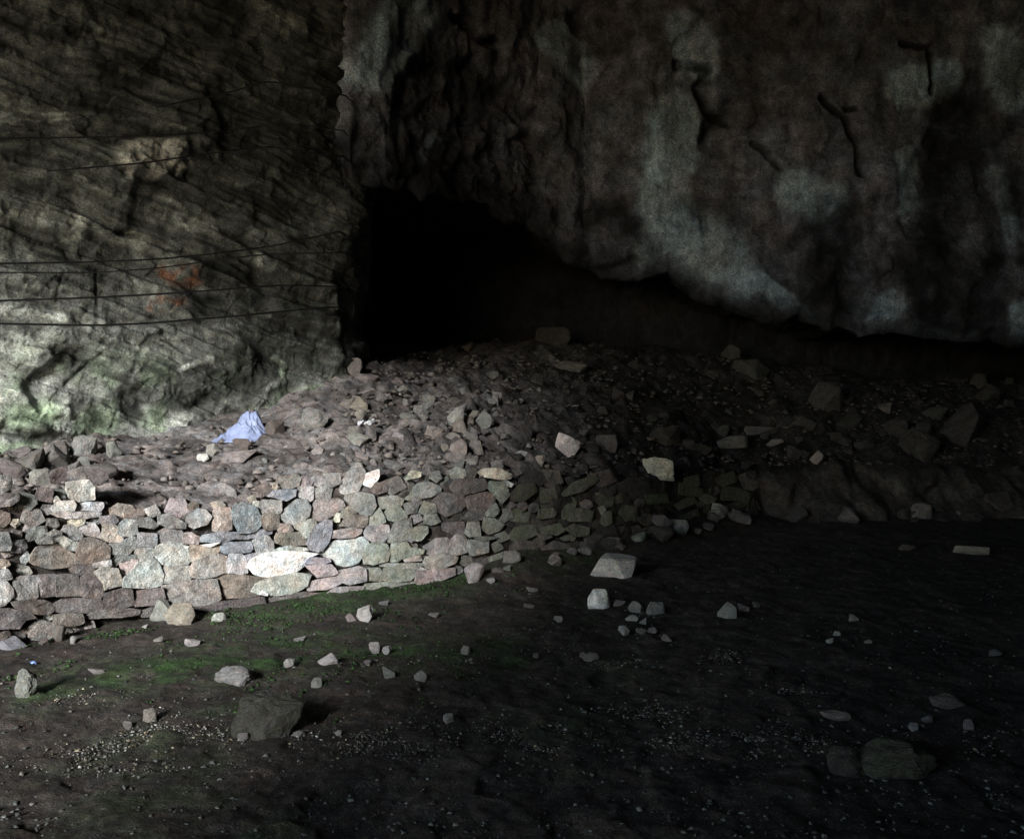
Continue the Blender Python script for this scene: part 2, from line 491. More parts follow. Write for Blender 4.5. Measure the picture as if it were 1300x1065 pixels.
def build_left_cliff():
    path = chaikin([(-17, -3.5), (-12, 1.2), (-9, 4.2), (-6.2, 7.2), (-4.5, 8.75), (-3.15, 9.85), (-2.25, 10.75), (-1.86, 11.15), (-1.80, 11.8), (-2.3, 13.2), (-2.6, 17), (-2.8, 21)], 3)
    L = np.concatenate([[0], np.cumsum(np.linalg.norm(np.diff(path, axis=0), axis=1))]) 
    LL = L[-1]
    # dense where the camera looks
    i0 = np.argmin(np.linalg.norm(path - np.array([-6.2, 7.2]), axis=1))
    i1 = np.argmin(np.linalg.norm(path - np.array([-1.8, 11.8]), axis=1))
    s0, s1 = L[i0] / LL, L[i1] / LL
    s = np.concatenate([np.linspace(0, s0, 60)[:-1], np.linspace(s0, s1, 600), np.linspace(s1, 1, 70)[1:]])
    z = np.concatenate([np.linspace(-0.4, 0.6, 12)[:-1], np.linspace(0.6, 6.4, 470), np.linspace(6.4, 11.0, 40)[1:]])
    XY = along(path, s)
    Zg = np.repeat(z[None, :], len(s), 0)
    P = np.zeros((len(s), len(z), 3))
    P[..., 0] = XY[:, None, 0]
    P[..., 1] = XY[:, None, 1]
    P[..., 2] = Zg
    nrm = normals(P)
    if nrm[len(s) // 2, 100, 1] > 0:
        nrm = -nrm
    P += nrm * (0.06 * (Zg - 1.2))[..., None]          # leans out over the slope
    p = P.reshape(-1, 3)
    sl = (s[:, None] * LL).repeat(len(z), 1).ravel()
    zz = p[:, 2]
    qx, qy = to_px(np.where(p[:, 1:2] > 1, p, np.array([[-9., 3., 1.]])))
    warp = 0.25 * vnoise(p * 0.8, 5) + 0.08 * vnoise(p * 2.7, 6)
    q1 = zz + 0.34 * sl + warp                                     # tilted beds
    def beds(q, h):
        f = q / h
        i = np.floor(f)
        r = rnd(i.astype(np.int64), i.astype(np.int64) * 0, i.astype(np.int64) * 0, 71) - .5
        return r + 0.9 * (f - i) - .45
    # bed-parallel streaks: coordinates stretched along the tilted bedding, which swings level higher up
    lev = np.clip((zz - 1.5) / 4.0, 0, 1)
    bend = 0.14 * vnoise(p * 0.6, 8) + 0.05 * vnoise(p * 1.9, 9)
    qb = zz + (0.36 - 0.22 * lev) * (sl - 19.5) + bend
    sp = np.stack([sl * 0.9, qb * 7.0, sl * 0 + 0.5], -1)
    st1 = fbm(sp, 1.0, 4, 501)
    st2 = fbm(np.stack([sl * 1.6, qb * 24.0, sl * 0 + 0.5], -1), 1.0, 3, 511)
    d = 0.10 * fbm(p, 0.55, 3, 7) + 0.06 * blocky(p * np.array([1, 1, 1.3]), 1.0, 11, 1.2, 25.0) + 0.022 * blocky(np.stack([sl * 1.0, qb * 2.6, sl * 0], -1), 2.4, 13, 1.2, 14.0)
    d += 0.045 * beds(qb * 1.0, 0.36) + 0.012 * beds(qb + 0.05 * st1, 0.13) * np.clip(0.6 + 1.2 * vnoise(p * 1.1, 77), 0, 1.5) + 0.022 * (0.5 - np.abs(st1)) + 0.02 * st1 + (0.006 + 0.010 * lev) * st2
    d += 0.008 * blocky(p, 9, 17, 1.0, 30.) + 0.010 * fbm(p, 6, 4, 21)
    col = np.array([0.146, 0.154, 0.142])[None] * np.clip(1 + 0.55 * fbm(p, 1.1, 4, 33) + 0.40 * fbm(p, 5, 5, 35) + (0.5 + 0.25 * lev) * st1 + (0.35 + 0.3 * lev) * st2, 0.22, 2.6)[:, None]
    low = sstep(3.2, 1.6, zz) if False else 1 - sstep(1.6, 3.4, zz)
    col *= (1 - 0.52 * sstep(2.9, 4.3, zz + 0.5 * fbm(p, 0.9, 3, 37)))[:, None]      # light falling off up the face, put into the colour
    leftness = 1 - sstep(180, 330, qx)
    col *= (1 + 0.85 * low * (0.3 + 0.7 * leftness))[:, None]  # pale lower left brightened further: light falloff put into the colour
    col *= (1 - 0.42 * sstep(190, 320, qx + 45 * vnoise(p * 1.3, 91)))[:, None]        # darker towards the corner
    # weathered patches, streaks, hollows seen on the face: (points, width, brightness gain, relief in m)
    feats = [
        ([(165, 205), (222, 200)], 25, 2.4, 0.12), ([(242, 180), (240, 225)], 7, -0.6, -0.14), ([(150, 178), (238, 170)], 4, -0.5, -0.06),
        ([(205, 255), (235, 275), (275, 298), (330, 330)], 10, 1.5, 0.03), ([(0, 268), (50, 276), (95, 292)], 15, 1.2, 0.05), ([(100, 280), (180, 310)], 9, 0.8, 0.02), ([(300, 290), (400, 300)], 8, 0.8, 0.02), ([(95, 228), (142, 244)], 6, 0.8, 0.02),
        ([(240, 212), (310, 240)], 5, 0.5, 0.02), ([(0, 312), (80, 316), (160, 328)], 11, -0.6, -0.08), ([(0, 394), (60, 400), (85, 406)], 5, 1.2, 0.02),
        ([(85, 395), (125, 400)], 18, 0.5, 0.05), ([(122, 350), (122, 400)], 3, -0.5, -0.04), ([(75, 345), (70, 385)], 3, -0.4, -0.03),
        ([(60, 465), (72, 455)], 14, -0.7, -0.08), ([(85, 490), (110, 465), (125, 450)], 4, -0.5, -0.05),
        ([(165, 470), (175, 450), (185, 430), (205, 425)], 5, -0.6, -0.06), ([(215, 455), (222, 462)], 6, -0.5, -0.04),
        ([(185, 505), (240, 495), (300, 480), (345, 455)], 24, -0.72, -0.16), ([(100, 530), (180, 535)], 18, -0.6, -0.10),
        ([(0, 548), (60, 560), (130, 566)], 9, -0.65, -0.10), ([(228, 468), (245, 463), (262, 457)], 5, 1.6, 0.02),
        ([(352, 452), (364, 462), (358, 480), (338, 492)], 5, 2.0, 0.03), ([(236, 540), (300, 525), (370, 508), (428, 486)], 17, 1.2, 0.06),
        ([(300, 535), (330, 525)], 14, 0.8, 0.0), ([(45, 520), (85, 518)], 9, 0.9, 0.04), ([(20, 440), (70, 430), (140, 420)], 26, 0.35, 0.03),
        ([(130, 425), (160, 470), (120, 500)], 24, 0.35, 0.04), ([(425, 376), (424, 410), (426, 424)], 5, 1.1, 0.03), ([(400, 250), (410, 285)], 4, 0.5, 0),
        ([(205, 26), (232, 28)], 6, 1.2, 0.02), ([(115, 30), (128, 42)], 4, 1.3, 0.02), ([(60, 45), (120, 42)], 22, -0.4, -0.10),
        ([(230, 12), (300, 45)], 8, -0.5, -0.08), ([(250, 66), (330, 66)], 8, -0.4, -0.05), ([(340, 20), (380, 38)], 16, 0.7, 0.03),
        ([(0, 148), (60, 143), (150, 142)], 2.6, 0.9, 0.01), ([(20, 158), (90, 150)], 2.2, 0.8, 0.01), ([(205, 128), (240, 140), (290, 146)], 2.4, 0.9, 0.01),
        ([(155, 148), (200, 152), (232, 162), (262, 150)], 2.4, 0.9, 0.01), ([(240, 105), (262, 112), (330, 118)], 2.4, 0.7, 0.01),
        ([(300, 345), (350, 340), (400, 355)], 6, 0.6, 0.02), ([(255, 365), (300, 372)], 3, 0.8, 0.0), ([(265, 385), (330, 400)], 3, 0.6, 0),
        ([(300, 300), (340, 340)], 3, -0.4, -0.04), ([(345, 215), (420, 232)], 12, -0.3, -0.03), ([(280, 250), (360, 285)], 4, -0.45, -0.05),
        ([(300, 200), (400, 200)], 30, -0.35, -0.05), ([(330, 360), (420, 420)], 26, -0.4, -0.03), ([(430, 300), (436, 460)], 10, -0.2, -0.02),
        ([(100, 120), (180, 110)], 26, -0.35, -0.04), ([(30, 200), (80, 205)], 22, -0.35, -0.06), ([(0, 235), (60, 245)], 8, -0.3, -0.04),
    ]
    vis = (p[:, 1] > 5.5) & (p[:, 1] < 12.2) & (p[:, 0] < -1.5)
    wob = 7 * np.stack([vnoise(p * 3.1, 201), vnoise(p * 3.1, 202)], -1) + 2.5 * np.stack([vnoise(p * 11, 203), vnoise(p * 11, 204)], -1)
    gain = np.zeros(len(p))
    rag = fbm(p, 4.5, 5, 611)
    for pts, w, g, r in feats:
        big = w > 6 and g < 0
        m = stroke(qx + wob[:, 0] * (1.8 if big else 1), qy + wob[:, 1] * (1.8 if big else 1), pts, w * (1.25 if big else 1), 1.0 if g < 0 else 0.7) * vis
        if big:
            m = m * np.clip(0.85 + 0.8 * rag, 0.1, 1.2)
        else:
            m = m * np.clip(0.9 + 0.8 * rag, 0.15, 1.4)
        gain += g * m * (0.9 if g > 0 or big else 0.7)
        d += r * m * (0.45 if r < 0 else 0.8)
    col *= np.clip(1 + gain, 0.16, 3.0)[:, None]
    block = stroke(qx + wob[:, 0] * .5, qy + wob[:, 1] * .5, [(170, 204), (218, 200)], 25, 0.3) * vis
    col = col * (1 - .9 * block[:, None]) + (np.array([0.37, 0.365, 0.33])[None] * (1 + 0.25 * rag)[:, None]) * .9 * block[:, None]
    rust = np.maximum(stroke(qx + wob[:, 0], qy + wob[:, 1], [(205, 348), (245, 352)], 13, 0.9), stroke(qx + wob[:, 0], qy + wob[:, 1], [(192, 388), (228, 386)], 9, 0.9)) * vis
    rust *= 0.9 * sstep(-0.45, 0.5, fbm(p, 9, 3, 44))
    col = col * (1 - rust[:, None]) + np.array([0.34, 0.15, 0.085])[None] * rust[:, None]
    green = (1 - sstep(1.7, 2.3, zz)) * sstep(-0.1, 0.45, fbm(p, 2.2, 4, 55)) * 0.5
    green += np.maximum(stroke(qx, qy, [(20, 530), (60, 525)], 22, 0.9), stroke(qx, qy, [(340, 525), (425, 490)], 14, 0.9)) * 0.6
    green = np.clip(green * 1.3, 0, 0.85)
    col = col * (1 - green[:, None]) + (col * np.array([0.74, 0.98, 0.66])[None]) * green[:, None]
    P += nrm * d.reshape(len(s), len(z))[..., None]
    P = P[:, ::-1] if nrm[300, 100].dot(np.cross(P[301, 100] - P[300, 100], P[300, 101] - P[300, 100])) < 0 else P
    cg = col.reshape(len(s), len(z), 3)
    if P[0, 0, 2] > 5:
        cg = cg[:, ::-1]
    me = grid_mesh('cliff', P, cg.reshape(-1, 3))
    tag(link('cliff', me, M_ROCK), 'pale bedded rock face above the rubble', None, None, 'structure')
    return path
CLIFF_PATH = build_left_cliff()

def build_back_wall():
    lip = np.array([(360, 228, 11.1), (400, 230, 10.9), (445, 234, 10.82), (490, 238, 11.05), (540, 244, 11.6), (600, 258, 12.3), (680, 292, 13.2), (740, 338, 13.6), (800, 358, 13.6), (850, 342, 13.5),
                    (900, 380, 13.5), (960, 400, 13.5), (1030, 415, 13.4), (1130, 432, 13.3), (1300, 437, 13.2), (1700, 440, 12.0)], float)
    fx = (lip[:, 0] - CX) / F * lip[:, 2]
    fy = lip[:, 2]
    lipx, lipz = fx, EYE + (CY - lip[:, 1]) / F * lip[:, 2]
    x = np.concatenate([np.linspace(-4, -2.4, 20)[:-1], np.linspace(-2.4, 7.6, 700), np.linspace(7.6, 13, 40)[1:]])
    zl = np.interp(x, lipx, lipz) + 0.12 * vnoise(np.stack([x * 2.2, x * 0, x * 0], -1), 3) + 0.05 * vnoise(np.stack([x * 7, x * 0, x * 0], -1), 4)
    yf = np.interp(x, fx, fy)
    yb = np.maximum(0, 17.0 - (yf + 3.2))
    seg = [(3.0, None, 0.6), (3.2, None, 1.7), (2.7, 'lip', 0.25), (0.9, 'lip', 0.22), (0.16, 'lip', 0.0), (0.0, 'lip', 0.25), (-0.05, None, 5.0), (-0.35, None, 7.4), (-2.0, None, 9.2), (-4.0, None, 10.5)]
    cnt = [14, 26, 40, 22, 16, 190, 170, 30, 10]
    cols = []
    for k in range(len(seg)):
        o, w, z = seg[k]
        cols.append(np.stack([x, yf + o + (yb * min(1.0, o / 2.7) if o > 0.5 else 0), (zl + z) if w else np.full_like(x, z)], -1))
    rows = []
    for k, n in enumerate(cnt):
        for t in np.linspace(0, 1, n, endpoint=False):
            rows.append(cols[k] * (1 - t) + cols[k + 1] * t)
    rows.append(cols[-1])
    P = np.array(rows)
    # soften the profile
    for _ in range(6):
        P[1:-1] = P[1:-1] * .5 + (P[:-2] + P[2:]) * .25
    nrm = normals(P)
    k = sum(cnt[:5]) + 60
    if nrm[k, 400, 1] > 0:
        nrm = -nrm
    p = P.reshape(-1, 3)
    qx, qy = to_px(p)
    d = 0.09 * fbm(p, 0.45, 3, 107) + 0.03 * (0.4 - np.abs(fbm(p, 1.9, 5, 127))) + 0.05 * blocky(p * np.array([1, 1, 0.75]), 0.8, 111, 1.1, 18.) + 0.035 * blocky(p * np.array([1, 1, 0.8]), 2.3, 113, 1.2, 14.)
    d += 0.008 * blocky(p + 0.05 * fbm(p, 5, 3, 119)[:, None], 7, 117, 1.2, 14.) + 0.020 * fbm(p, 3.2, 6, 121)
    mean = fbm(p, 0.8, 4, 133)
    col = np.array([0.078, 0.080, 0.096])[None] * np.clip(1 + 0.45 * mean + 0.45 * fbm(p, 3.6, 5, 135), 0.2, 2.2)[:, None]
    wob = 9 * np.stack([vnoise(p * 2.1, 301), vnoise(p * 2.1, 302)], -1) + 3.5 * np.stack([vnoise(p * 8, 303), vnoise(p * 8, 304)], -1)
    ux, uy = qx + wob[:, 0], qy + wob[:, 1]
    grey = np.zeros(len(p))
    for pts, w in [([(858, 150), (848, 250), (838, 330)], 36), ([(870, 300), (905, 330), (920, 365)], 46), ([(965, 360), (1000, 385), (1022, 408)], 14), ([(1135, 385), (1120, 415)], 18),
                   ([(1010, 240), (1050, 260)], 30), ([(1150, 200), (1160, 270)], 16), ([(1270, 60), (1285, 120)], 28), ([(1265, 220), (1285, 300)], 14), ([(870, 40), (890, 70)], 28),
                   ([(520, 20), (470, 90)], 36), ([(700, 50), (740, 90)], 24), ([(1290, 390), (1295, 425)], 14), ([(1180, 425), (1235, 428)], 9), ([(540, 205), (552, 175)], 8), ([(1145, 110), (1200, 100)], 26)]:
        grey = np.maximum(grey, stroke(ux, uy, pts, w, 0.35))
    face = sstep(-0.05, 0.35, (P[..., 2] - zl[None, :]).ravel()) * (p[:, 1] < np.interp(p[:, 0], fx, fy) + 0.4)
    grey *= face
    col = col * (1 - grey[:, None]) + np.array([0.195, 0.240, 0.280])[None] * (1 + 0.2 * mean)[:, None] * grey[:, None]
    gain = np.zeros(len(p))
    rag = fbm(p, 3.5, 5, 621)
    for pts, w, g, r in [([(862, 82), (898, 84), (884, 108), (900, 140), (925, 160)], 6, -0.85, -0.22), ([(905, 150), (895, 175)], 10, -0.85, -0.22),
                         ([(1042, 124), (1072, 150), (1088, 185), (1094, 222)], 4.5, -0.85, -0.2), ([(1075, 136), (1092, 138)], 4, -0.8, -0.15), ([(1148, 58), (1186, 58), (1184, 112)], 4, -0.8, -0.15),
                         ([(960, 180), (985, 212)], 5, -0.7, -0.14), ([(1205, 140), (1195, 260), (1185, 330), (1190, 410)], 40, -0.9, -0.05), ([(1245, 190), (1262, 330)], 14, -0.5, -0.03),
                         ([(1065, 280), (1050, 330), (1060, 400)], 42, -0.8, -0.06), ([(1250, 340), (1250, 420)], 30, -0.7, 0), ([(1290, 230), (1296, 330)], 10, -0.7, 0), ([(745, 275), (800, 268), (805, 320)], 20, -0.75, -0.12), ([(575, 22), (610, 45), (630, 52)], 6, -0.8, -0.18),
                         ([(730, 25), (745, 40)], 12, -0.6, -0.1), ([(530, 80), (600, 90), (670, 150), (690, 190)], 14, -0.45, -0.08), ([(540, 130), (600, 170), (650, 240)], 75, -0.45, -0.15),  # wide alcove hollow also darkened, its shade put into the colour
                         ([(480, 225), (560, 235), (640, 260)], 26, -0.6, -0.1), ([(660, 165), (700, 160)], 10, 0.4, 0.1), ([(760, 180), (780, 160)], 20, 0.3, 0.05), ([(560, 320), (580, 335)], 7, 0.6, 0.05),
                         ([(990, 330), (1010, 300)], 18, -0.45, -0.05), ([(1110, 330), (1150, 350)], 26, -0.4, -0.05), ([(1120, 290), (1160, 262)], 8, 0.5, 0.04)]:
        m = stroke(ux, uy, pts, w, 0.9) * face * np.clip(1.0 + 0.6 * rag, 0.3, 1.2)
        gain += g * m
        d += r * m * 0.7
    col *= np.clip(1 + gain, 0.12, 2.2)[:, None]
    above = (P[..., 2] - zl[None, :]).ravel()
    rim_dark = (1 - sstep(0.05, 0.75, above + 0.45 * fbm(p, 1.7, 4, 641))) * face
    col *= (1 - 0.6 * rim_dark * (1 - 0.6 * grey))[:, None]                # darker along the lower rim
    recess_shade = 1 - face  # recess behind the lip, its shade painted into the rock colour
    col *= (1 - 0.82 * recess_shade)[:, None]
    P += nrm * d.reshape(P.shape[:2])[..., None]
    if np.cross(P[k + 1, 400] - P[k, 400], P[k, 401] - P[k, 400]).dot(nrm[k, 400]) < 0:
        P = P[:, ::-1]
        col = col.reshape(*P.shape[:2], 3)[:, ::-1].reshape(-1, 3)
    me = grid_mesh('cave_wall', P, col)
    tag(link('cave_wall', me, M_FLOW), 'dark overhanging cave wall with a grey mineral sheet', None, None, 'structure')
build_back_wall()

def rock_sheet(name, label, P, seed, amp=0.5, colv=0.11):
    p = P.reshape(-1, 3)
    n = normals(P)
    d = amp * fbm(p, 0.35, 4, seed) + amp * 0.6 * blocky(p, 0.6, seed + 5)
    P = P + n * d.reshape(P.shape[:2])[..., None]
    c = np.array([colv, colv * .99, colv * .99])[None] * (1 + 0.3 * fbm(p, 1.2, 3, seed + 9))[:, None]
    tag(link(name, grid_mesh(name, P, c), M_ROCK), label, None, None, 'structure')

JAMB, REAR, LINTEL = -4.2, -5.0, 7.8
def build_shell():
    # roof
    gx, gy = np.linspace(-21, 14, 110), np.linspace(REAR - 1.5, 19, 90)
    X, Y = np.meshgrid(gx, gy, indexing='ij')
    Z = LINTEL + 0.0 * X - 0.02 * (Y - REAR)
    rock_sheet('cave_roof', 'rough rock roof of the cave', np.stack([X, Y, Z], -1), 401, 0.25)
    # rear wall from the mouth's jamb to the right side, thick at the jamb
    path = chaikin([(JAMB + 2.0, REAR - 4), (JAMB, REAR - 2.4), (JAMB, REAR), (JAMB + 1.5, REAR + 0.5), (4, REAR + 0.2), (11.5, REAR + 0.5), (12.5, 2), (12, 10), (11.5, 16)], 2)
    XY = along(path, np.linspace(0, 1, 220))
    z = np.linspace(-0.6, LINTEL + 2.0, 60)
    P = np.zeros((220, 60, 3))
    P[..., 0] = XY[:, None, 0]; P[..., 1] = XY[:, None, 1]; P[..., 2] = z[None]
    rock_sheet('cave_side_wall', 'rock wall of the cave beside its mouth', P, 431, 0.22)
build_shell()

# ------------------------------------------------------------------ stones
TONE = {  # linear base colours
    'L': (0.44, 0.435, 0.42), 'G': (0.30, 0.292, 0.28), 'D': (0.15, 0.132, 0.124), 'O': (0.18, 0.145, 0.125), 'P': (0.325, 0.285, 0.265),
    'T': (0.33, 0.28, 0.235), 'B': (0.245, 0.258, 0.29), 'W': (0.86, 0.84, 0.80), 'M': (0.255, 0.26, 0.235), 'Y': (0.43, 0.40, 0.31), 'Q': (0.64, 0.58, 0.45), 'V': (0.60, 0.56, 0.54), 'K': (0.215, 0.205, 0.195), 'X': (0.062, 0.057, 0.052)}
MOSS = {'M': 0.28}
rng = random.Random(7)
def tone(code, r=rng, var=0.12):
    c = TONE[code]
    g = sum(c) / 3
    c = tuple(v * .72 + g * .28 for v in c)
    k = 1 + r.uniform(-var, var)
    return tuple(max(0.02, min(0.9, v * k * (1 + r.uniform(-0.04, 0.04)))) for v in c) + (1 - MOSS.get(code, 0.0),)

BATTER = 0.14
def wall_point(px, py, off=0.0):
    """photo pixel -> point on the battered wall face; off in metres out from the face"""
    k = (py - CY) / F
    d = (d_base(np.array([px]))[0] + EYE * BATTER) / (1 + BATTER * k) - off
    return np.array([(px - CX) / F * d, d, EYE - k * d])

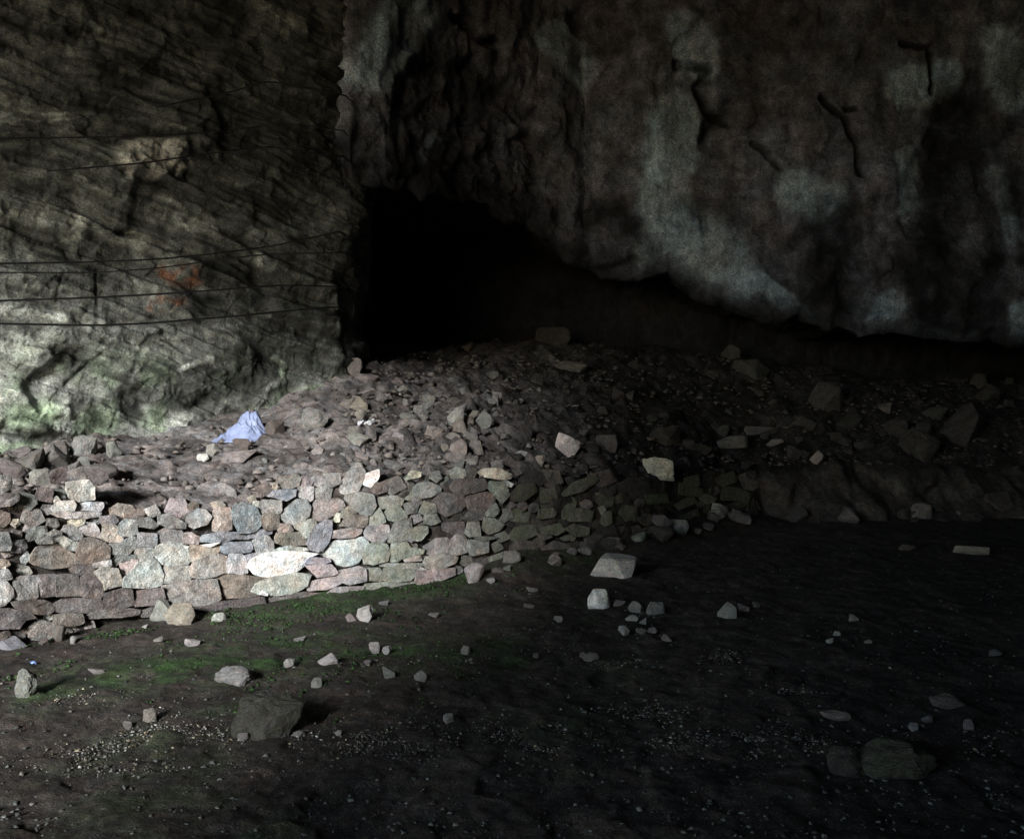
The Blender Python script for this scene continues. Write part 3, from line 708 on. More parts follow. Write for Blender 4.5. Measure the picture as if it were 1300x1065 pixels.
REG = {'A': (0, 590), 'B': (0, 680), 'C': (170, 620), 'D': (340, 590), 'E': (340, 640), 'F': (480, 590), 'G': (620, 540), 'H': (780, 520)}
WALL = [
 ('A', 'L', [(550,150),(640,138),(730,130),(775,185),(778,285),(640,300),(575,270),(550,210)]), ('A', 'L', [(430,350),(490,305),(600,298),(622,330),(610,378),(440,385)]),
 ('A', 'L', [(630,345),(680,310),(840,310),(850,340),(825,382),(630,375)]), ('A', 'L', [(415,400),(560,388),(830,392),(820,425),(700,442),(560,445),(470,425)]),
 ('A', 'Y', [(565,465),(620,440),(695,450),(690,485),(630,505),(575,490)]), ('A', 'D', [(290,280),(320,190),(435,200),(425,310)]),
 ('A', 'G', [(0,100),(90,95),(100,180),(20,240),(-30,240),(-40,150)]), ('A', 'K', [(-40,260),(60,245),(155,245),(150,290),(90,330),(-30,350)]),
 ('A', 'D', [(420,110),(430,60),(545,20),(555,110),(450,150)]), ('A', 'K', [(560,60),(680,15),(690,95),(570,125)]), ('A', 'D', [(720,110),(770,50),(870,60),(890,110),(840,155),(770,150)]),
 ('A', 'T', [(440,290),(470,265),(490,295),(460,315)]),
 ('A', 'G', [(505,550),(540,505),(610,500),(670,560),(675,600),(630,620),(550,590)]), ('A', 'L', [(660,525),(720,480),(780,490),(825,560),(815,600),(740,575),(680,570)]),
 ('A', 'Y', [(825,600),(850,545),(850,495),(940,495),(975,530),(1010,600),(1005,635),(900,630)]), ('A', 'G', [(980,560),(990,490),(1040,455),(1130,460),(1130,570),(1020,585)]),
 ('A', 'L', [(470,620),(530,595),(620,640),(660,640),(655,680),(620,705),(560,690),(520,655)]), ('A', 'O', [(625,810),(640,700),(680,610),(760,605),(860,640),(905,680),(900,770),(800,800),(700,815)]),
 ('A', 'P', [(255,750),(300,690),(380,660),(500,660),(560,710),(620,745),(615,820),(540,845),(420,850),(310,830),(250,800)]), ('A', 'G', [(905,650),(1000,645),(1080,590),(1110,600),(1110,680),(1060,735),(910,735)]),
 ('A', 'G', [(830,470),(830,430),(940,420),(970,460),(930,490),(860,490)]), ('A', 'K', [(220,580),(290,520),(380,510),(385,590),(300,600),(230,630)]),
 ('A', 'G', [(390,580),(440,540),(510,560),(490,600),(440,640),(320,650),(300,620)]), ('A', 'K', [(-20,560),(70,560),(90,650),(80,700),(-20,700)]),
 ('A', 'K', [(100,640),(200,620),(220,680),(180,720),(100,715)]), ('A', 'L', [(175,770),(220,720),(240,760),(210,810),(180,800)]), ('A', 'Y', [(-20,780),(60,790),(75,825),(40,850),(-20,850)]),
 ('A', 'D', [(575,860),(640,825),(780,820),(770,880),(680,905),(600,890)]), ('A', 'L', [(775,815),(910,785),(915,830),(880,845),(780,845)]),
 ('A', 'P', [(780,890),(850,850),(970,860),(1000,940),(1000,990),(900,1010),(860,1030),(850,960)]), ('A', 'P', [(995,820),(1050,780),(1130,790),(1120,820),(1060,895),(1010,900)]),
 ('A', 'L', [(1020,1010),(1030,930),(1120,850),(1160,790),(1270,780),(1310,820),(1345,900),(1330,990),(1240,1010)]), ('A', 'K', [(920,790),(960,750),(1110,740),(1120,780),(1000,800),(960,830),(925,820)]),
 ('B', 'L', [(-30,285),(60,285),(95,330),(90,355),(-20,385)]), ('B', 'L', [(-40,400),(50,375),(100,440),(105,500),(40,570),(-30,590)]), ('B', 'G', [(112,360),(170,340),(300,330),(310,500),(270,525),(130,520),(110,450)]),
 ('B', 'G', [(320,330),(450,320),(460,490),(330,505),(315,420)]), ('B', 'K', [(468,330),(540,325),(640,330),(660,490),(470,495)]), ('B', 'O', [(672,350),(740,310),(830,310),(850,400),(850,480),(830,512),(700,502),(670,490)]),
 ('B', 'O', [(100,545),(240,535),(350,532),(430,560),(440,620),(380,650),(270,635),(130,595)]), ('B', 'D', [(452,560),(540,510),(830,525),(835,590),(740,635),(560,632),(450,625)]),
 ('B', 'D', [(870,480),(1000,445),(1090,450),(1095,530),(1100,570),(1000,590),(850,595)]), ('B', 'D', [(1110,540),(1130,460),(1340,430),(1360,520),(1300,570),(1120,580)]),
 ('B', 'D', [(700,660),(850,605),(1060,600),(1160,610),(1150,650),(1000,670),(830,680),(720,690)]), ('B', 'D', [(442,655),(560,648),(680,650),(690,720),(600,740),(450,750)]),
 ('B', 'D', [(-30,600),(90,605),(250,645),(300,680),(200,700),(160,760),(-30,770)]), ('B', 'D', [(1172,620),(1250,600),(1330,600),(1320,670),(1175,668)]),
 ('C', 'B', [(20,440),(45,370),(185,375),(185,475),(25,480)]), ('C', 'G', [(195,420),(210,360),(270,325),(380,335),(403,380),(398,445),(280,450),(215,440)]), ('C', 'P', [(407,450),(412,375),(470,370),(540,400),(520,455)]),
 ('C', 'B', [(555,440),(570,385),(700,365),(850,362),(945,395),(940,420),(820,415),(720,440),(600,445)]), ('C', 'W', [(570,465),(680,450),(700,455),(640,475)]),
 ('C', 'L', [(165,530),(190,480),(240,460),(400,455),(445,480),(470,590),(440,620),(300,635),(225,615),(190,570)]), ('C', 'T', [(457,490),(480,465),(560,475),(700,470),(708,520),(640,545),(560,580),(480,600)]),
 ('C', 'B', [(718,460),(760,445),(960,440),(975,500),(950,525),(760,535),(720,520)]), ('C', 'L', [(985,430),(1060,398),(1110,398),(1148,450),(1143,500),(1090,540),(1030,545),(1010,490)]),
 ('C', 'T', [(655,345),(655,190),(680,165),(795,165),(800,260),(805,330),(760,345),(690,352)]), ('C', 'B', [(815,200),(830,150),(900,120),(1010,160),(1035,220),(1045,300),(1010,342),(940,362),(870,360),(840,300)]),
 ('C', 'P', [(1035,185),(1040,120),(1080,100),(1210,100),(1215,180),(1195,205),(1080,205)]), ('C', 'T', [(1052,235),(1080,215),(1195,215),(1195,320),(1140,335),(1080,330)]),
 ('C', 'B', [(950,385),(1010,347),(1130,342),(1130,375),(1060,390),(965,410)]), ('C', 'P', [(462,660),(500,605),(620,563),(700,543),(755,560),(768,640),(760,690),(680,715),(560,740),(480,730)]),
 ('C', 'L', [(770,620),(790,550),(890,545),(920,600),(935,690),(880,705),(780,690)]), ('C', 'G', [(242,780),(247,645),(300,642),(450,638),(470,720),(460,752),(350,773)]),
 ('C', 'K', [(232,802),(370,783),(530,758),(680,748),(700,820),(718,905),(660,945),(520,960),(400,968),(310,940),(250,870)]), ('C', 'O', [(692,730),(800,705),(1090,742),(1070,850),(1040,880),(900,895),(738,905),(716,840)]),
 ('C', 'W', [(1045,870),(1060,848),(1100,868),(1095,882)]), ('C', 'D', [(450,990),(700,935),(1070,892),(1080,960),(900,985),(640,1015)]), ('C', 'G', [(440,240),(520,175),(580,175),(640,235),(600,290),(500,325),(440,300)]),
 ('C', 'K', [(200,230),(290,215),(430,290),(420,330),(300,320),(210,290)]), ('C', 'K', [(0,270),(120,240),(200,300),(160,330),(20,310)]), ('C', 'B', [(900,560),(1010,530),(990,570),(950,610),(920,595)]),
 ('C', 'G', [(20,500),(150,490),(170,550),(100,590),(30,600),(15,540)]),
 ('D', 'W', [(-160,840),(-130,780),(-40,735),(80,722),(300,718),(415,735),(350,762),(300,830),(220,890),(80,915),(-20,925),(-110,900)]),
 ('D', 'G', [(107,430),(130,380),(230,293),(320,293),(350,350),(330,430),(230,490),(150,475)]), ('D', 'P', [(342,420),(380,345),(390,297),(560,282),(620,302),(630,340),(560,400),(490,430),(430,458),(380,445)]),
 ('D', 'T', [(85,540),(95,490),(180,490),(205,540),(180,550),(120,555)]), ('D', 'L', [(222,500),(290,470),(360,450),(395,470),(390,510),(350,540),(340,590),(310,600),(280,545),(235,530)]),
 ('D', 'B', [(332,640),(352,570),(402,510),(480,452),(530,470),(525,560),(500,630),(450,700),(410,713),(350,690)]), ('D', 'T', [(600,430),(620,370),(670,345),(740,370),(720,400),(650,430)]),
 ('D', 'Y', [(540,460),(570,405),(600,410),(590,465)]), ('D', 'O', [(600,500),(640,442),(740,418),(820,432),(820,480),(780,513),(680,510)]), ('D', 'P', [(532,600),(542,547),(700,524),(775,532),(765,565),(700,595),(600,605)]),
 ('D', 'L', [(432,740),(500,660),(560,632),(700,622),(770,598),(828,640),(818,700),(770,760),(740,808),(640,833),(570,810),(520,770)]), ('D', 'M', [(640,290),(650,247),(760,232),(870,252),(888,340),(850,410),(780,415),(720,360)]),
 ('D', 'M', [(900,330),(910,272),(1050,257),(1118,290),(1100,342),(1000,342),(950,360)]), ('D', 'M', [(972,400),(990,362),(1080,348),(1128,390),(1150,430),(1050,463),(1000,450)]),
 ('D', 'T', [(65,600),(80,562),(270,558),(300,600),(315,655),(150,663),(70,640)]), ('D', 'M', [(832,470),(860,405),(920,360),(955,430),(965,475),(880,488),(825,505)]),
 ('D', 'G', [(802,560),(822,512),(900,490),(990,502),(998,580),(960,630),(880,633),(810,600)]), ('D', 'M', [(1003,600),(1040,492),(1180,442),(1188,560),(1170,600),(1060,633),(995,638)]),
 ('D', 'K', [(1125,330),(1170,312),(1240,332),(1220,390),(1150,400)]), ('D', 'M', [(832,660),(900,642),(980,662),(998,710),(988,790),(870,818),(800,808),(790,740)]),
 ('D', 'M', [(1012,760),(1030,652),(1150,642),(1170,690),(1288,700),(1278,735),(1130,758),(1080,793),(1012,793)]), ('D', 'P', [(1130,772),(1250,752),(1270,790),(1140,800)]),
 ('D', 'B', [(312,818),(350,764),(500,772),(518,798),(440,813)]), ('D', 'P', [(312,832),(430,827),(520,827),(578,890),(540,910),(410,923),(370,880)]), ('D', 'L', [(50,700),(170,677),(310,682),(328,708),(200,713),(60,718)]),
 ('D', 'G', [(592,920),(592,872),(740,842),(808,862),(808,958),(680,983),(612,960)]), ('D', 'P', [(330,1020),(360,962),(590,905),(605,980),(480,1020),(340,1040)]), ('D', 'M', [(812,950),(805,855),(920,853),(945,900),(938,953)]),
 ('D', 'M', [(952,950),(962,855),(1080,842),(1200,832),(1218,900),(1180,948),(1050,963)]), ('D', 'K', [(70,150),(90,100),(220,80),(270,110),(250,170),(150,198)]), ('D', 'P', [(265,170),(280,105),(330,92),(365,140),(350,172)]),
 ('D', 'L', [(235,225),(260,187),(375,183),(368,280),(330,300),(270,265)]), ('D', 'G', [(382,260),(400,192),(500,172),(530,200),(510,270),(430,288)]), ('D', 'B', [(0,260),(60,210),(230,205),(220,260),(150,293),(60,268)]),
 ('D', 'L', [(600,200),(610,150),(660,70),(720,-5),(765,-5),(798,60),(770,150),(740,220),(660,233),(610,230)]), ('D', 'V', [(795,160),(805,80),(915,40),(910,110),(850,180)]), ('D', 'O', [(850,210),(900,150),(970,180),(980,220),(900,235)]),
 ('D', 'K', [(450,160),(460,80),(590,70),(600,150),(520,180)]), ('D', 'Y', [(1130,110),(1180,60),(1260,60),(1250,100),(1150,120)]), ('D', 'Y', [(40,190),(50,155),(75,160),(70,200)]),
 ('E', 'L', [(-130,720),(-90,652),(20,612),(230,568),(353,583),(318,680),(190,738),(60,748),(-60,745)]), ('E', 'D', [(-128,795),(0,765),(280,725),(440,732),(330,790),(100,820),(-120,850)]),
 ('E', 'K', [(470,752),(560,688),(788,675),(788,720),(640,740),(480,770)]), ('E', 'M', [(800,715),(810,653),(1000,645),(1208,635),(1208,670),(1000,700),(900,720)]),
 ('F', 'M', [(290,210),(330,160),(420,150),(510,190),(515,215),(430,258),(350,273),(300,250)]), ('F', 'D', [(452,300),(520,235),(700,245),(718,330),(680,380),(560,420),(490,380)]), ('F', 'O', [(724,300),(740,262),(900,228),(963,260),(958,330),(900,380),(760,370)]),
 ('F', 'D', [(600,180),(640,120),(870,115),(895,170),(880,208),(720,238),(640,240)]), ('F', 'Q', [(825,65),(880,30),(1000,35),(1100,80),(1085,115),(1000,115),(880,95)]), ('F', 'L', [(1035,150),(1050,130),(1110,160),(1095,180),(1050,170)]),
 ('F', 'M', [(900,180),(930,142),(1030,147),(1060,200),(1085,240),(1020,318),(970,250)]), ('F', 'M', [(890,400),(930,352),(970,325),(995,380),(960,418),(910,420)]), ('F', 'M', [(862,530),(882,442),(960,452),(1035,495),(1000,540),(920,563)]),
 ('F', 'D', [(700,440),(760,382),(875,392),(870,448),(760,463)]), ('F', 'M', [(382,480),(392,422),(480,412),(508,470),(440,488)]), ('F', 'D', [(535,480),(700,473),(715,570),(640,578),(540,540)]), ('F', 'M', [(722,560),(742,482),(830,472),(843,578),(760,588)]),
 ('F', 'M', [(292,590),(302,522),(400,512),(408,560),(350,618),(312,623)]), ('F', 'G', [(382,670),(480,612),(560,602),(605,640),(556,728),(440,743),(392,718)]), ('F', 'G', [(562,718),(604,622),(640,582),(710,592),(743,660),(728,718),(640,738)]),
 ('F', 'G', [(745,680),(750,622),(908,632),(908,718),(800,738),(762,738)]), ('F', 'M', [(800,605),(860,592),(980,597),(960,613),(880,623)]), ('F', 'P', [(377,810),(402,762),(540,738),(658,762),(638,808),(560,838),(450,862),(402,848)]),
 ('F', 'P', [(312,960),(325,875),(450,878),(628,852),(628,913),(500,958),(340,988)]), ('F', 'L', [(330,870),(350,842),(400,865),(380,880)]), ('F', 'G', [(245,620),(270,582),(290,610),(275,635)]), ('F', 'M', [(20,812),(350,808),(368,828),(310,858),(20,838)]),
 ('F', 'M', [(342,390),(382,302),(468,332),(478,388),(400,408)]),
 ('G', 'M', [(380,780),(400,700),(520,690),(560,720),(540,770),(420,785)]), ('G', 'M', [(565,760),(640,692),(760,690),(860,700),(840,778),(640,788)]), ('G', 'M', [(180,780),(220,712),(340,702),(360,778),(230,800)]), ('G', 'M', [(400,830),(560,800),(610,860),(540,890),(420,870)]),
 ('G', 'L', [(760,600),(800,572),(900,562),(860,600),(790,618)]), ('G', 'M', [(590,540),(700,482),(880,462),(900,520),(740,556),(600,565)]), ('G', 'M', [(560,930),(640,902),(700,920),(680,950),(600,950)]), ('G', 'L', [(890,700),(930,690),(945,740),(920,770)]),
 ('G', 'D', [(180,560),(300,502),(420,522),(430,600),(300,638),(200,620)]), ('G', 'K', [(440,560),(540,522),(580,600),(480,648)]), ('G', 'K', [(420,660),(480,642),(560,652),(520,690),(440,690)]), ('G', 'M', [(950,790),(960,690),(1010,680),(1050,760),(1000,800)]),
 ('G', 'M', [(625,880),(700,805),(840,793),(860,860),(760,898)]), ('G', 'K', [(160,880),(250,822),(390,832),(395,898),(250,928)]), ('G', 'M', [(1060,700),(1100,642),(1200,645),(1210,728),(1120,758)]), ('G', 'K', [(1015,650),(1020,582),(1100,572),(1110,628)]),
 ('G', 'M', [(590,640),(700,580),(755,625),(740,680),(640,685)]), ('G', 'M', [(880,640),(900,580),(1000,590),(1000,660),(930,685)]),
 ('H', 'M', [(590,610),(600,542),(700,532),(720,600),(640,623)]), ('H', 'L', [(720,700),(780,682),(860,740),(830,763),(770,760)]), ('H', 'K', [(1040,690),(1080,652),(1130,680),(1120,760),(1060,770)]), ('H', 'K', [(870,550),(1000,542),(1010,618),(900,620)]),
 ('H', 'M', [(240,700),(420,692),(440,760),(280,778)]), ('H', 'M', [(460,750),(640,722),(660,788),(500,808)]), ('H', 'M', [(100,790),(260,792),(270,858),(120,868)]), ('H', 'M', [(300,850),(480,832),(500,898),(320,928)]), ('H', 'M', [(520,840),(700,802),(720,878),(540,898)]),
 ('H', 'K', [(740,790),(900,772),(910,848),(760,868)]), ('H', 'K', [(930,790),(1050,782),(1050,848),(940,858)]), ('H', 'K', [(890,660),(1020,650),(1020,730),(900,750)]), ('H', 'K', [(510,640),(700,650),(710,710),(520,730)]),
]

def smooth_outline(poly, grow=2.2):
    """traced outline grown by a pixel, corners chipped, edges broken into short lengths"""
    q = np.array(poly, float)
    c = q.mean(0)
    v = q - c
    L = np.linalg.norm(v, axis=1, keepdims=True)
    q = c + v * (L + grow) / (L + 1e-6)
    out = []
    n = len(q)
    for k in range(n):
        a, b = q[k], q[(k + 1) % n]
        e = np.linalg.norm(b - a)
        t0 = min(0.22, 0.9 / (e + 1e-6))
        ts = [t0, 0.5, 1 - t0] if e > 7 else [t0, 1 - t0]
        out += [a + (b - a) * t for t in ts]
    return np.array(out)

def wall_stone(poly_px, code, parent, seed, proud=None, name='stone'):
    r = random.Random(seed)
    O = smooth_outline(poly_px)
    c = O.mean(0)
    O = O + np.array([[r.uniform(-.45, .45), r.uniform(-.45, .45)] for _ in O])
    w = np.ptp(O[:, 0]); h = np.ptp(O[:, 1])
    out = r.uniform(0.005, 0.05) if proud is None else proud
    rad = 0.5 * min(w, h) / F * 8.0                   # rough half-height in metres
    thick = max(0.12, min(0.30, rad * 3))
    bev = min(0.010, rad * 0.18)
    tilt = (r.uniform(-.15, .15), r.uniform(-.22, .08))
    ridge = r.uniform(0, 6.283); ramt = r.uniform(0, .10)
    rings = [(0.82, -thick), (0.985, -thick * .4), (1.0, -bev), (0.972, -bev * .1), (0.72, 0.0), (0.40, bev * .2)]
    V, Fc = [], []
    P0 = wall_point(c[0], c[1], out)
    n = len(O)
    def relief(q):
        mx, my = (q[0] - c[0]) / F * 8, (q[1] - c[1]) / F * 8
        k = tilt[0] * mx + tilt[1] * my - ramt * abs(mx * math.cos(ridge) + my * math.sin(ridge))
        k += mnoise.noise(Vector((q[0] * .10, q[1] * .10, seed * 3.7))) * 0.013 + mnoise.noise(Vector((q[0] * .32, q[1] * .32, seed * 1.7))) * 0.009
        return k
    for k, (sc, dz) in enumerate(rings):
        for j, o in enumerate(O):
            q = c + (o - c) * sc
            V.append(wall_point(q[0], q[1], out + dz + (relief(q) if k > 1 else 0)) - P0)
    V.append(wall_point(c[0], c[1], out + bev * .2 + relief(c)) - P0)
    V.append(wall_point(c[0], c[1], out - thick) - P0)
    for k in range(len(rings) - 1):
        for j in range(n):
            a, b = k * n + j, k * n + (j + 1) % n
            Fc.append((a, a + n, b + n, b))
    last = (len(rings) - 1) * n
    for j in range(n):
        Fc.append((last + j, len(V) - 2, last + (j + 1) % n))
        Fc.append(((j + 1) % n, len(V) - 1, j))
    me = soup_mesh('stone', V, Fc, False)
    bm = bmesh.new(); bm.from_mesh(me)
    bmesh.ops.recalc_face_normals(bm, faces=bm.faces)
    for e in bm.edges:
        e.smooth = e.calc_face_angle(0) < math.radians(28)
    for f in bm.faces:
        f.smooth = True
    bm.to_mesh(me); bm.free()
    o = link(name, me, M_STONE, parent)
    o.location = P0
    o.color = tone(code, r)
    return o

wall_root = bpy.data.objects.new('dry_stone_wall', None)
C.objects.link(wall_root)
tag(wall_root, 'long dry stone retaining wall of mixed grey, tan and white stones', 'stone wall')
polys = []
for i, (reg, code, poly) in enumerate(WALL):
    ox, oy = REG[reg]
    pp = [(ox + x / 6.5, oy + y / 6.5) for x, y in poly]
    polys.append(np.array(pp))
    if reg in 'GH':
        tr = random.Random(i)
        cx_ = sum(p[0] for p in pp) / len(pp); cy_ = sum(p[1] for p in pp) / len(pp)
        an, sc_ = tr.uniform(-.35, .35), tr.uniform(.8, 1.15)
        ox_, oy_ = tr.uniform(-4, 4), tr.uniform(-3, 4)
        pp = [(cx_ + ox_ + sc_ * ((x - cx_) * math.cos(an) - (y - cy_) * math.sin(an)), cy_ + oy_ + sc_ * ((x - cx_) * math.sin(an) + (y - cy_) * math.cos(an))) for x, y in pp]
        o = wall_stone(pp, code, wall_root, i + 1, tr.uniform(-0.10, 0.06))
        c_ = o.color
        o.color = (c_[0] * .62, c_[1] * .62, c_[2] * .56, 0.45)  # mossier, and darkened: the shadow on this stretch put into the colour
    else:
        o = wall_stone(pp, code, wall_root, i + 1)
    if code == 'W' and len(poly) > 8:
        o['label'] = 'big bright white block'

# small packing stones where the traced ones leave gaps
def inside(q, P):
    x, y = q
    c = False
    for (x0, y0), (x1, y1) in zip(P, np.roll(P, -1, 0)):
        if (y0 > y) != (y1 > y) and x < (x1 - x0) * (y - y0) / (y1 - y0) + x0:
            c = not c
    return c

def gap_at(q, limit):
    best = limit
    for P in polys:
        if abs(P[:, 0].mean() - q[0]) > 60 or abs(P[:, 1].mean() - q[1]) > 40:
            continue
        if inside(q, P):
            return 0
        for a, b in zip(P, np.roll(P, -1, 0)):
            v = b - a
            t = np.clip(((q - a) @ v) / (v @ v + 1e-9), 0, 1)
            best = min(best, np.linalg.norm(q - a - t * v))
    return best

fr = random.Random(21)
nfill = 0
for target in (10, 7, 5, 3.6):
    for _ in range(1500 if target < 6 else 700):
        px_ = fr.uniform(-30, 955)
        base_y = CY + EYE * F / d_base(np.array([px_]))[0]
        top_y = np.interp(px_, TOPX, TOPY) - (0 if px_ < 330 else 8)
        py_ = fr.uniform(top_y, base_y - 3)
        q = np.array([px_, py_])
        if math.hypot((px_ - 836) / 1.5, py_ - 605) < 24:
            continue
        g = gap_at(q, target * 1.25)
        if g < target * 0.95 or nfill > 130:
            continue
        n_ = fr.randint(4, 6)
        asp = fr.uniform(1.0, 1.5) if target < 9 else fr.uniform(1.1, 1.7)
        pl = np.array([(px_ + math.cos(k / n_ * 6.283 + .3) * g * asp * fr.uniform(.95, 1.25), py_ + math.sin(k / n_ * 6.283 + .3) * g * fr.uniform(.9, 1.15)) for k in range(n_)])
        polys.append(pl)
        code = fr.choice('GKLTPGPO' if px_ < 480 else 'MKDMKD' if px_ < 640 else 'DXDX')
        wall_stone(pl, code, wall_root, 1000 + nfill, fr.uniform(-0.05, 0.01), 'packing_stone')
        nfill += 1

# ------------------------------------------------------------------ loose rocks
def rock_mesh(seed, kind='angular'):
    r = random.Random(seed)
    bm = bmesh.new()
    npt = {'angular': r.randint(11, 16), 'round': 24, 'slab': 12}[kind]
    for _ in range(npt):
        v = Vector((r.gauss(0, 1), r.gauss(0, 1), r.gauss(0, 1))).normalized()
        if kind == 'slab':
            v = Vector((v.x, v.y, 0)).normalized() * r.uniform(.8, 1) + Vector((0, 0, r.choice([-.3, .3]) + r.uniform(-.06, .06)))
        m = max(abs(v.x), abs(v.y), abs(v.z))
        v = v * (0.55 + 0.45 / m) * r.uniform(.86, 1.05)       # between a ball and a box
        bm.verts.new(v)
    h = bmesh.ops.convex_hull(bm, input=bm.verts)
    bmesh.ops.delete(bm, geom=[v for v in bm.verts if not v.link_faces], context='VERTS')
    bmesh.ops.dissolve_limit(bm, angle_limit=math.radians(14), verts=bm.verts, edges=bm.edges)
    bmesh.ops.bevel(bm, geom=list(bm.edges), offset=0.05, segments=1, profile=.6, affect='EDGES', clamp_overlap=True)
    bmesh.ops.triangulate(bm, faces=bm.faces)
    bmesh.ops.subdivide_edges(bm, edges=[e for e in bm.edges if e.calc_length() > .45], cuts=1)
    bmesh.ops.triangulate(bm, faces=bm.faces)
    if kind == 'round':
        for _ in range(2):
            bmesh.ops.subdivide_edges(bm, edges=[e for e in bm.edges if e.calc_length() > .14], cuts=1, smooth=.25)
            bmesh.ops.triangulate(bm, faces=bm.faces)
        for v in bm.verts:
            v.co *= 1 + 0.10 * mnoise.noise(v.co * 3.1 + Vector((0, 0, seed))) + 0.05 * mnoise.noise(v.co * 9)
    for v in bm.verts:
        v.co *= 1 + 0.09 * mnoise.noise(v.co * 1.7 + Vector((seed, 0, 0))) + 0.05 * mnoise.noise(v.co * 5 + Vector((0, seed, 0)))
    lo = Vector([min(v.co[i] for v in bm.verts) for i in range(3)])
    hi = Vector([max(v.co[i] for v in bm.verts) for i in range(3)])
    for v in bm.verts:                                  # unit box, base at z = 0
        v.co = Vector(((v.co.x - (lo.x + hi.x) / 2) / (hi.x - lo.x), (v.co.y - (lo.y + hi.y) / 2) / (hi.y - lo.y), (v.co.z - lo.z) / (hi.z - lo.z)))
    bmesh.ops.recalc_face_normals(bm, faces=bm.faces)
    me = bpy.data.meshes.new('rock')
    bm.to_mesh(me); bm.free()
    me.materials.append(M_STONE)
    return me
ANG = [rock_mesh(100 + k) for k in range(14)]
RND = [rock_mesh(200 + k, 'round') for k in range(6)]
SLB = [rock_mesh(300 + k, 'slab') for k in range(6)]

def surf_hit(px, py, which):
    """where the sight line of a photo pixel meets the floor or the slope"""
    d = np.linspace(3.2, 17.5, 2400)
    x = (px - CX) / F * d
    z = EYE - (py - CY) / F * d
    db = d_base(np.full_like(d, px))
    if which == 'floor':
        h = ground_h(x, d)
    else:
        ok = d > db + 0.18
        d, x, z = d[ok], x[ok], z[ok]
        h = terrace_h(x, d)
    i = np.argmax(z < h)
    if not (z < h).any():
        return None
    return np.array([x[i], d[i], h[i]])

lr = random.Random(99)
LOOK = {'L': 'pale grey', 'G': 'grey', 'D': 'dark brown', 'O': 'reddish brown', 'P': 'pinkish', 'T': 'tan', 'B': 'bluish', 'W': 'white', 'M': 'mossy', 'Y': 'yellowish', 'K': 'dull grey', 'X': 'blackish', 'Q': 'pale yellow', 'V': 'pale pinkish'}
def zone_label(px, base, code, which):
    if which == 'floor':
        z = ('at the foot of the mossy tumbled stretch of wall' if 630 < px < 955 and base < 740 else 'at the foot of the bank under the overhang' if px > 955 and base < 680 else 'at the foot of the bright end of the wall' if base < 800 and px < 420 else 'on the mossy strip below the wall' if base < 850 and px < 560 else 'near the squared block on the dark floor' if 660 < px < 870 and base < 830
             else 'out on the open dark floor away from the wall' if px >= 870 else 'among the gravel of the cave floor')
        return LOOK[code] + ' loose stone ' + z
    z = ('on the slope between the wall and the plastic bag' if 150 < px <= 430 else 'heaped between the cliff foot and the small stone stack' if px <= 150 else 'in the rubble heap below the cliff corner' if px < 650 and base > 520
         else 'by the mouth of the dark recess' if base <= 520 and px < 900 else 'on the dark slope above the mossy stretch of wall' if px < 960 else 'on the bank under the overhang')
    return LOOK[code] + ' rubble stone ' + z
def loose(px, base, w, h, code, which, label, group=None, name='loose_stone', pool=None, cat='stone', sink=0.12, moss=None):
    P = surf_hit(px, base, which)
    if P is None:
        return None
    k = P[1] / F
    me = lr.choice(pool or ANG)
    o = link(name, me)
    W, H = w * k, h * k
    D = lr.uniform(0.75, 1.05) * max(W * .8, H)
    o.scale = (W * 1.08, D, H * (1 + sink) * 1.08)
    o.rotation_euler = (lr.uniform(-.1, .1), lr.uniform(-.12, .12), lr.choice([0, math.pi]) + lr.uniform(-.35, .35))
    o.location = (P[0], P[1] + D * .3, P[2] - H * sink)
    c = list(tone(code, lr))
    if moss is not None:
        c[3] = 1 - moss
    o.color = c
    tag(o, label, cat, group)
    return o

FL = 'small pale stone lying loose on the dark mossy floor'
FG = 'loose stones on the cave floor'
def fl(px, b, w, h, code='L', label=None, pool=None, **kw):
    kw.setdefault('sink', 0.35 if b > 745 else 0.2)
    return loose(px, b, w, h, code, 'floor', label or zone_label(px, b, code, 'floor'), None if label else FG, pool=pool, **kw)
fl(42, 810, 36, 27, 'L', 'pale pointed stone fallen against the foot of the wall', name='boulder')
fl(71, 814, 19, 19, 'D', 'dark brown stone beside the pale pointed stone at the wall foot')
fl(10, 824, 34, 12, 'B', 'flat bluish slab lying at the foot of the wall', SLB)
fl(202, 789, 26, 24, 'G', 'grey stone leaning upright against its tan neighbour at the wall foot')
fl(227, 791, 40, 22, 'T', 'rough tan and orange stone at the foot of the wall')
fl(277, 789, 17, 9, 'L'); fl(103, 795, 14, 9, 'K'); fl(90, 816, 11, 8, 'L'); fl(54, 818, 12, 9, 'D'); fl(183, 798, 7, 5); fl(243, 821, 18, 10, 'L'); fl(200, 816, 11, 6, 'G')
fl(380, 814, 14, 5, 'G'); fl(366, 846, 13, 8, 'L'); fl(401, 873, 14, 11, 'G'); fl(122, 855, 22, 5, 'K')
fl(415, 844, 25, 13, 'L', 'pale grey wedge of stone on the moss below the wall')
fl(296, 868, 48, 18, 'G', 'low rounded grey stone half sunk in the dark floor', RND)
fl(338, 936, 92, 46, 'X', 'big dark boulder half buried in the gravel', RND, name='boulder', moss=.3, sink=.55)
fl(28, 884, 24, 30, 'M', 'upright mossy green stone standing in the dark floor', RND)
fl(463, 789, 21, 18, 'L', 'pale upright splinter of stone on green moss')
fl(446, 789, 14, 9, 'P'); fl(475, 829, 14, 12, 'L'); fl(490, 830, 11, 9, 'L'); fl(493, 860, 15, 12, 'G'); fl(533, 863, 16, 11, 'G'); fl(590, 830, 11, 9, 'G'); fl(568, 918, 13, 10, 'G')
